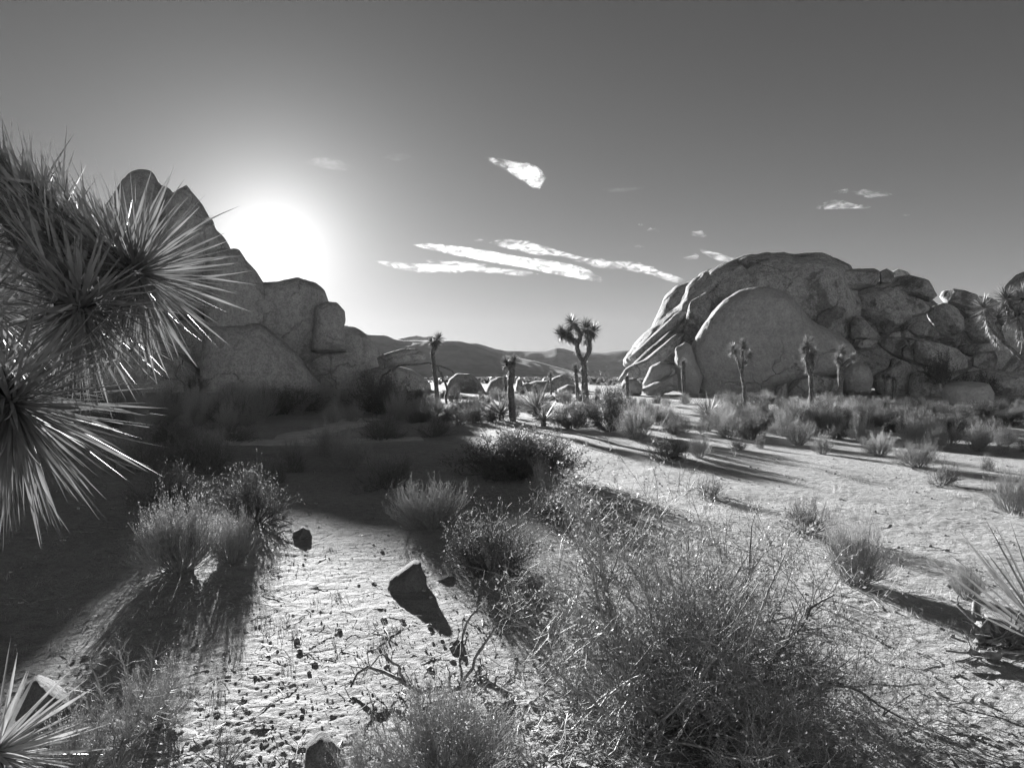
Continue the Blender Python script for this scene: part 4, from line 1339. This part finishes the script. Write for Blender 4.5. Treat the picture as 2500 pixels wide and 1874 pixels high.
# right-edge tree: its trunk stands outside the picture
joshua('joshua tree leaning in at the right edge with pale-lit bushy heads', 14, [(2700, 1010), (2680, 940), (2590, 905), (2494, 874)],
       [[(2494, 874), (2449, 833), (2422, 806), (2406, 780)], [(2449, 833), (2440, 800), (2433, 778)], [(2494, 874), (2500, 810), (2470, 750)], [(2500, 810), (2505, 780), (2488, 768)]],
       [(2402, 750, 40, (-.3, 1)), (2433, 776, 38, (-.1, .8)), (2456, 728, 44, (-.2, 1)), (2486, 764, 40, (-.1, 1)), (2500, 720, 40, (.1, 1))], 12, 15)
joshua('dark stump-like joshua trunk under bushes left of the glare', 36, [(480, 1030), (479, 1005), (478, 960)], [[(479, 975), (470, 950)], [(478, 972), (492, 950)]], [(466, 944, 22, (-.4, 1)), (494, 944, 22, (.4, 1)), (480, 935, 24, (0, 1))], 18, 16)
joshua('short broken joshua trunk on the shaded flat near the left yucca', 15.5, [(518, 1122), (516, 1085), (514, 1052)], [], [(514, 1046, 16, (0, 1))], 24, 17)


# ------------------------------------------------------------------ dead wood
def stick_thing(name, label, cat, lines, mat, group=None, base=None, twigs=0, seed=0, tl=0.12):
    """lines: list of (points, r0, r1) in world space"""
    base = np.array(lines[0][0][0]) if base is None else base
    t = thing(name, label, cat, base, group)
    rg = np.random.default_rng(seed)
    allP, allR = [], []
    for pts, ra, rb in lines:
        P = spline(pts, 12)[None]
        P = P + rg.normal(0, ra * 0.7, P.shape)
        V, Q = tubes(P - base, np.linspace(ra, rb, 12)[None], 6)
        link('branch', mesh_from('branch', V, Q), mat, t)
        allP.append(P); allR.append(np.linspace(ra, rb, 12)[None])
    if twigs:
        s = grow(rg, np.concatenate(allP), np.concatenate(allR), twigs, 0.1, 1, tl, 0.6, 0.25, 0.1, 5, 0.4, 0.5)
        s2 = grow(rg, *s, twigs * 2, 0.2, 1, tl * 0.5, 0.6, 0.2, 0.05, 4, 0.4, 0.6)
        V, f = join([tubes(s[0] - base, s[1]), tubes(s2[0] - base, s2[1])])
        tag(link('twigs', mesh_from('twigs', V, f), mat, t), kind='stuff')
    return t


def gp(px, py, up=0.0):
    p = ground_at(px, py)
    p[2] += up
    return p


stick_thing('dead_branch', 'gnarled dead branch lying on the lit ground left of the sprawling bush', 'dead branch', [
    ([gp(1245, 1700, .02), gp(1150, 1690, .05), gp(1060, 1705, .04), gp(985, 1690, .06), gp(905, 1660, .08), gp(860, 1680, .02)], .018, .006),
    ([gp(1130, 1692, .05), gp(1128, 1640, .14), gp(1150, 1640, .30), gp(1180, 1640, .36)], .011, .004),
    ([gp(1130, 1692, .05), gp(1170, 1690, .20), gp(1215, 1680, .32), gp(1235, 1680, .36)], .010, .003),
    ([gp(985, 1690, .06), gp(970, 1690, .13), gp(930, 1680, .17), gp(890, 1690, .10)], .008, .003),
    ([gp(1150, 1690, .05), gp(1200, 1715, .10), gp(1230, 1720, .14)], .009, .003)], M_deadwood, twigs=70, seed=5)
stick_thing('dead_stalk', 'arching dead stalk crossing behind the leaning joshua tree', 'dead stalk', [
    ([W(955, 900, 36), W(1002, 889, 36), W(1053, 889, 36), W(1090, 898, 36), W(1108, 911, 36)], .05, .035),
    ([W(1066, 892, 36), W(1076, 915, 36), W(1086, 935, 36), gp(1092, 985)], .05, .06),
    ([W(955, 900, 36), W(930, 925, 36), gp(915, 985)], .05, .06)], M_bark, seed=6)
stick_thing('dead_wood', 'broken pale-edged yucca log at the right edge under the long leaves', 'log', [
    ([gp(2385, 1560, .22), gp(2395, 1590, .10), gp(2405, 1600, .02)], .022, .03),
    ([gp(2400, 1590, .12), gp(2470, 1600, .12), gp(2600, 1610, .10)], .05, .065),
    ([gp(2370, 1610, .03), gp(2460, 1620, .05), gp(2580, 1615, .05)], .02, .03),
    ([gp(2330, 1625, .02), gp(2420, 1612, .04), gp(2520, 1600, .06)], .008, .012),
    ([gp(2310, 1598, .02), gp(2400, 1606, .03), gp(2480, 1610, .05)], .006, .01)], M_deadwood, twigs=30, seed=7, tl=0.2)
# budded twigs of the lower left corner
b0 = gp(285, 1880)
stick_thing('twiggy_plant', 'upright budded twigs rising beside the pale yucca in the lower left', 'plant', [
    ([b0, b0 + [-.03, .02, .16], b0 + [-.09, .04, .32], b0 + [-.13, .04, .42]], .005, .002),
    ([b0, b0 + [.03, .02, .18], b0 + [.02, .04, .34], b0 + [-.02, .05, .46]], .005, .002),
    ([b0, b0 + [.06, .02, .18], b0 + [.11, .03, .33], b0 + [.14, .03, .44]], .005, .002),
    ([b0, b0 + [.08, .02, .14], b0 + [.16, .04, .24], b0 + [.22, .04, .36]], .005, .002),
    ([b0, b0 + [-.08, .02, .12], b0 + [-.14, .04, .24], b0 + [-.20, .05, .30]], .005, .002)], M_grass, twigs=260, seed=8, tl=0.09)
put_shrub('pale grassy clump behind the budded twigs in the lower left', 380, 1772, 220, 150, 'pale', 71, NS, True, 0.8)
put_shrub('low leafy sprig on dark ground at the bottom left of the middle', 540, 1880, 170, 130, 'twig', 72, NS, True, 0.35)
put_shrub('thin grassy clump at the foot of the pale yucca', 190, 1890, 260, 150, 'pale', 73, NS, True, 0.9)
put_shrub('loose dry tuft at the bottom edge left of the stiff twigs', 900, 1930, 230, 150, 'pale', 74, NS, True, 0.7)

# small white stake by the head of the sand strip
sb = gp(1432, 1092)
me = mesh_from('stake', *tubes(np.array([[[0, 0, -.05], [0, 0, .05], [0.005, 0, .14], [.01, 0, .15]]]), np.array([[.018, .02, .012, .003]]), 6))
tag(link('stake', me, M_stake, loc=sb), 'tiny white stake at the head of the sand strip', 'stake')


# ------------------------------------------------------------------ stuff on the ground
def micro_z(x, y):
    return gz(x, y)


def gravel():
    rg = np.random.default_rng(5)
    n = 14000
    bv, bf = ico(1)
    d = 2.2 * np.exp(rg.uniform(0, 1, n) ** 0.8 * math.log(14 / 2.2))
    th = rg.uniform(-0.68, 0.68, n)
    x = d * np.tan(th); y = d
    keep = np.ones(n, bool)
    s = 0.0028 * (1 - rg.uniform(0, 0.999, n)) ** -0.42
    s = np.clip(s, 0, 0.022)
    z = micro_z(x, y)
    sc = s[:, None] * rg.uniform(0.7, 1.3, (n, 3)) * np.array([1, 1, .65])
    V = bv[None] * sc[:, None, :] * rg.uniform(0.75, 1.2, (n, len(bv), 1))
    V = V + np.stack([x, y, z + s * 0.2 + 0.002], 1)[:, None]
    Fc = bf[None] + (np.arange(n) * len(bv))[:, None, None]
    tag(link('gravel', mesh_from('gravel', V.reshape(-1, 3), Fc.reshape(-1, 3), False), M_pebble), kind='stuff')


def litter():
    rg = np.random.default_rng(6)
    n = 7000
    d = 2.2 * np.exp(rg.uniform(0, 1, n) * math.log(11 / 2.2))
    x = d * np.tan(rg.uniform(-0.68, 0.68, n)); y = d
    # thicker under the big bush
    m = 3500
    bx = ground_at(1720, 1740)
    x[:m] = bx[0] - 0.1 + rg.normal(0, .45, m); y[:m] = bx[1] - .05 + rg.normal(0, .38, m)
    k = y > 1.5
    x, y = x[k], y[k]; n = len(x)
    a = rg.uniform(0, 6.28, n)
    L_ = 0.012 + 0.05 * rg.uniform(0, 1, n) ** 2.5
    dirv = np.stack([np.cos(a), np.sin(a), rg.normal(0.06, .22, n)], 1) * L_[:, None]
    c = np.stack([x, y, micro_z(x, y) + 0.008 + rg.uniform(0, .006, n)], 1)
    P = np.stack([c - dirv, c + dirv * .1 + rg.normal(0, .002, (n, 3)), c + dirv], 1)
    V, Q = tubes(P, np.stack([np.full(n, .0012), np.full(n, .0016), np.full(n, .0008)], 1) * rg.uniform(.6, 1.6, (n, 1)), 3)
    m2_ = 420
    d2 = 2.4 * np.exp(rg.uniform(0, 1, m2_) * math.log(9 / 2.4)); x2 = d2 * np.tan(rg.uniform(-0.66, 0.66, m2_))
    a2 = rg.uniform(0, 6.28, m2_); l2 = rg.uniform(.04, .14, m2_)
    dv = np.stack([np.cos(a2), np.sin(a2), rg.normal(0.05, .12, m2_)], 1) * l2[:, None]
    c2 = np.stack([x2, d2, micro_z(x2, d2) + 0.012], 1)
    P2 = np.stack([c2 - dv, c2 + rg.normal(0, .006, (m2_, 3)) + [0, 0, .006], c2 + dv], 1)
    V2, Q2 = tubes(P2, np.stack([np.full(m2_, .0022), np.full(m2_, .002), np.full(m2_, .0012)], 1) * rg.uniform(.6, 1.5, (m2_, 1)), 4)
    V, Q = join([(V, Q), (V2, Q2)])
    tag(link('plant_litter', mesh_from('plant_litter', V, Q), M_litter), kind='stuff')


def dry_grass():
    rg = np.random.default_rng(9)
    cs = []
    for i in range(520):
        d = 2.6 * math.exp(rg.uniform(0, 1) * math.log(34 / 2.6))
        x = d * math.tan(rg.uniform(-0.66, 0.68))
        if perlin(np.array([[x / 3, d / 3, 3.3]]))[0] < -0.05: continue
        cs.append((x, d))
    cs = np.array(cs)
    nb = 26
    n = len(cs) * nb
    c = np.repeat(cs, nb, 0) + rg.normal(0, .035, (n, 2)) * (0.6 + np.repeat(cs[:, 1:], nb, 0) * .06)
    base = np.stack([c[:, 0], c[:, 1], gz(c[:, 0], c[:, 1])], 1)
    D = unit(rg.normal(0, .45, (n, 3)) + np.array([0, 0, 1.0]))
    ln = np.repeat(rg.uniform(.03, .11, len(cs)), nb) * rg.uniform(.5, 1.1, n)
    V, fs = blades(rg, base, D, ln, 0.0022 + 0.0002 * c[:, 1], .25)
    tag(link('dry_grass', mesh_from('dry_grass', V, fs), M_grass), kind='stuff')


def far_scrub():
    rg = np.random.default_rng(15)
    n = 5200
    d = 78 * np.exp(rg.uniform(0, 1, n) ** 0.9 * math.log(420 / 78))
    x = d * np.tan(rg.uniform(-0.75, 0.8, n))
    k = 12
    c = np.stack([x, d, gz(x, d)], 1)
    h = rg.uniform(0.3, 1.0, n)
    az = rg.uniform(0, 6.28, (n, k)); el = rg.uniform(0.1, 1.3, (n, k))
    D = np.stack([np.cos(az) * np.cos(el), np.sin(az) * np.cos(el), np.sin(el)], 2) * h[:, None, None]
    S = np.stack([-np.sin(az), np.cos(az), 0 * az], 2) * (h * 0.22)[:, None, None]
    o = c[:, None] + D * np.array([1, 1, .8])
    V = np.stack([c[:, None] + D * .15 - S * .5, c[:, None] + D * .15 + S * .5, o + S, o - S], 2).reshape(-1, 3)
    tag(link('distant_scrub', mesh_from('distant_scrub', V, np.arange(n * k * 4).reshape(-1, 4), False), M_leaf_dark), kind='stuff')


def sunlit_strip(name, pix, wid):
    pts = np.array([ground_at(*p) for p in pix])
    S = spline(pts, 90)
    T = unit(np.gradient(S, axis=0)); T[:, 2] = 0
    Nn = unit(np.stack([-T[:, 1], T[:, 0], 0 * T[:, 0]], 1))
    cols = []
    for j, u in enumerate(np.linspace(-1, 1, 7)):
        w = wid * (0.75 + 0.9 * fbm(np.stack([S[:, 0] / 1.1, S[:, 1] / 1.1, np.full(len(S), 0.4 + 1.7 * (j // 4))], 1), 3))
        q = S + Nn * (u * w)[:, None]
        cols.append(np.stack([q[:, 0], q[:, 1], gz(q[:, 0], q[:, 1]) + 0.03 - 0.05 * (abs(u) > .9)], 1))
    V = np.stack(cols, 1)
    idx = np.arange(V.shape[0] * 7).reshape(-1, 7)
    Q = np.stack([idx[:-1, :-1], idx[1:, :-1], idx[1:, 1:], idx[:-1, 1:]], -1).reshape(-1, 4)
    tag(link(name, mesh_from(name, V.reshape(-1, 3), Q), M_sunlit_strip), kind='structure')


M_sunlit_strip = simple_material('painted_sunlight_sand', 0.42, 0.62, 3, 0.95, 0.1, 0.01)  # sunlit strip of ground, its light put into a paler base colour
sunlit_strip('sunlit_strip', [(300, 1083), (520, 1078), (700, 1080), (870, 1077), (1030, 1072)], 0.85)
sunlit_strip('sunlit_strip', [(705, 1078), (735, 1062), (810, 1050), (850, 1036), (880, 1022)], 0.8)
far_scrub()
gravel()
litter()
dry_grass()

rg_ = np.random.default_rng(12)
_cob = []
for k in range(6):
    bv, bf = ico(2)
    V = bv * np.array([1, .85, .6]) * (1 + 0.25 * perlin(bv * 1.3 + k * 9)[:, None])
    for m_ in unit(rg_.normal(size=(6, 3))):
        h = V @ m_
        V = V - m_ * np.maximum(h - np.quantile(h, .86), 0)[:, None]
    me = mesh_from('cobble', V, bf, True)
    me.materials.append(M_pebble_dark if k % 2 else M_pebble)
    _cob.append(me)
items_ = []
MK = [(440, 1400, 'the pale brushy shrub'), (1000, 1440, 'the dark wedge stone'), (1050, 1690, 'the dead branch'), (790, 1850, 'the black stone'), (80, 1780, 'the pale yucca'),
      (540, 1600, 'the shaded bare ground'), (1350, 1500, 'the sprawling bush'), (2085, 1430, 'the leaning dark shrub'), (2400, 1600, 'the yucca log'), (2150, 1750, 'the lit sand corner')]
for k in range(44):
    px = rg_.uniform(30, 1500) if k % 4 else rg_.uniform(1500, 2450)
    py = rg_.uniform(1330, 1860)
    p = ground_at(px, py)
    s = rg_.uniform(.007, .018)
    o = link('cobble', _cob[k % 6], loc=p + [0, 0, s * .12], rotz=rg_.uniform(0, 6.28), scale=(s, s, s))
    tag(o, 'x', 'stone', 'small stones strewn on the near ground')
    mk = min(MK, key=lambda m: math.hypot(m[0] - px, m[1] - py))[2]
    items_.append((o, px, f"small {'dark' if k % 2 == 0 else 'light'} stone on the ground by {mk}"))
uniq('', items_)

# ------------------------------------------------------------------ clouds, far above and beyond the haze
def cloud_material(name, dens, cut):
    m, nt, N, L = new_mat(name)
    p = pos_of(nt)
    mp = N('ShaderNodeMapping')
    mp.inputs['Scale'].default_value = (0.011, 0.008, 0.034)
    L(p, mp.inputs[0])
    n = noise_node(nt, mp.outputs[0], 1.0, 7, 0.70, 0.9)
    d = mth(nt, 'MULTIPLY', ramp(nt, n, cut, cut + 0.26, 0, 1), dens)
    v = N('ShaderNodeVolumePrincipled')
    v.inputs['Color'].default_value = (0.98, 0.98, 0.98, 1)
    L(d, v.inputs['Density'])
    v.inputs['Anisotropy'].default_value = 0.5
    o = N('ShaderNodeOutputMaterial')
    L(v.outputs[0], o.inputs['Volume'])
    return m


M_cloud = cloud_material('cloud_vapour', 0.0034, 0.44)
M_wisp = cloud_material('thin_cloud_vapour', 0.00025, 0.40)
CG = 'white clouds over the plain'
CO = (1000, 350, 0.36166)
CO2 = (1900, 420, 0.15823)


def cloud(label, poly, off=CO, th=0.9, mat=None, dist=5200, seed=0, namp=0.22, nfreq=6.0, sub=6):
    ox, oy, s = off
    poly = [(ox + x * s, oy + y * s) for x, y in poly]
    P = np.array(poly)
    hgt = (P[:, 1].max() - P[:, 1].min()) / F * dist
    V, Fc, C = body(poly, dist, hgt * th, sub=sub, expo=1.7, namp=namp, nfreq=nfreq, seed=seed, smooth=0.8, ridge_amp=namp * 0.5)
    o = link('cloud', mesh_from('cloud', V, Fc), mat or M_cloud, loc=C)
    tag(o, label, 'cloud', CG)


cloud('comma-shaped white cloud with a thin tail high above the middle', [(480, 88), (560, 105), (640, 135), (740, 130), (760, 150), (800, 140), (870, 165), (925, 235), (905, 260), (870, 318), (840, 300), (760, 240), (690, 205), (640, 150), (540, 112)], seed=1, sub=6)
cloud('long upper streak of cloud sloping down to the right outcrop', [(530, 672), (600, 650), (680, 645), (820, 665), (940, 705), (1080, 745), (1240, 790), (1130, 782), (1000, 755), (860, 752), (740, 725), (620, 700)], seed=2, sub=6)
cloud('ragged cloud between the long upper streak and the outcrop', [(1085, 792), (1200, 772), (1300, 778), (1370, 805), (1430, 842), (1330, 855), (1240, 830)], seed=3)
cloud('billowy end of the cloud streak just left of the big dome', [(1310, 798), (1430, 788), (1540, 797), (1600, 830), (1660, 835), (1700, 875), (1780, 885), (1865, 925), (1800, 945), (1700, 905), (1620, 880), (1560, 870), (1430, 850)], seed=4, sub=6)
cloud('long middle streak of cloud with a grey underside', [(20, 685), (130, 675), (300, 692), (500, 730), (700, 768), (900, 795), (1080, 815), (1200, 845), (1255, 885), (1315, 915), (1300, 938), (1180, 915), (1040, 890), (900, 860), (760, 825), (600, 805), (420, 775), (280, 735), (120, 715)], seed=5, sub=6)
cloud('lowest bright streak of cloud nearest the sun', [(-260, 790), (-120, 800), (60, 815), (200, 800), (330, 795), (520, 815), (640, 850), (780, 855), (880, 882), (780, 898), (640, 880), (480, 868), (300, 870), (80, 875), (-120, 840)], seed=6, sub=6)
cloud('small cloud lying on top of the lowest bright streak', [(105, 790), (150, 780), (250, 800), (240, 815), (140, 812)], seed=7)
cloud('little flake of cloud left of the long upper streak', [(428, 655), (470, 643), (505, 650), (490, 662), (450, 660)], seed=8)
cloud('small puff of cloud alone in the middle of the sky', [(1538, 548), (1555, 538), (1580, 544), (1585, 553), (1560, 558)], seed=9)
cloud('tiny cloud trail right of the lone small puff', [(1598, 588), (1625, 566), (1640, 580), (1665, 570), (1690, 598), (1650, 590), (1620, 592)], seed=10)
cloud('tiny triangular puff above the billowy streak end', [(1510, 700), (1535, 680), (1560, 685), (1588, 702), (1550, 704)], seed=11)
cloud('ragged puff high above the big dome', [(1875, 618), (1895, 586), (1930, 595), (1970, 586), (2010, 625), (1980, 635), (1920, 625)], seed=12)
cloud('flat puff left of the cloud that touches the big dome', [(1840, 770), (1870, 750), (1930, 740), (1955, 755), (1950, 780), (1880, 786)], seed=13)
cloud('sloping cloud that touches the top of the big dome', [(1930, 720), (1960, 706), (2000, 725), (2080, 740), (2160, 765), (2230, 790), (2300, 815), (2200, 800), (2100, 798), (2030, 770), (1980, 740)], seed=14, sub=6)
cloud('upper white cloud at the right with a flat base', [(1120, 295), (1200, 320), (1290, 265), (1380, 265), (1540, 265), (1680, 300), (1765, 345), (1690, 370), (1540, 380), (1430, 402), (1330, 390), (1300, 350), (1200, 355)], off=CO2, seed=15)
cloud('small ragged cloud left of the upper white cloud at the right', [(800, 328), (870, 300), (960, 275), (1075, 250), (1105, 290), (1060, 320), (930, 335)], off=CO2, seed=16)
cloud('lower lens-shaped white cloud at the right', [(545, 565), (640, 500), (780, 440), (860, 425), (1000, 440), (1100, 470), (1230, 505), (1380, 505), (1455, 540), (1340, 565), (1100, 560), (860, 570), (720, 580)], off=CO2, seed=17)
cloud('faint sliver of cloud by itself right of the lens-shaped one', [(1865, 660), (1950, 645), (2040, 655), (2030, 672), (1960, 682)], off=CO2, seed=18)
cloud('thin veil of cloud high above the glare', [(-740, 130), (-640, 100), (-500, 105), (-400, 150), (-420, 185), (-560, 160)], seed=19, mat=M_wisp, th=1.5)
cloud('second thin veil of cloud, right of the one above the glare', [(-205, 105), (-110, 72), (-10, 66), (20, 92), (-80, 118)], seed=21, mat=M_wisp, th=1.4)
cloud('faint wisp of cloud below the comma-shaped cloud', [(1280, 315), (1340, 300), (1480, 302), (1600, 295), (1500, 325), (1340, 330)], seed=20, mat=M_wisp, th=1.2)

# ------------------------------------------------------------------ haze
def haze():
    lo, hi = -8.5, 62.0
    s = 980.0
    V = np.array([[x, y, z] for x in (-s, s) for y in (-s, s) for z in (lo, hi)], float)
    Q = np.array([[0, 1, 3, 2], [4, 6, 7, 5], [0, 4, 5, 1], [2, 3, 7, 6], [0, 2, 6, 4], [1, 5, 7, 3]])
    m, nt, N, L = new_mat('pale_haze')
    v = N('ShaderNodeVolumePrincipled')
    v.inputs['Color'].default_value = (0.95, 0.95, 0.95, 1)
    v.inputs['Density'].default_value = HAZE_DENSITY
    v.inputs['Anisotropy'].default_value = HAZE_G
    o = N('ShaderNodeOutputMaterial')
    L(v.outputs[0], o.inputs['Volume'])
    tag(link('haze', mesh_from('haze', V, Q, False), m), kind='stuff')


haze()
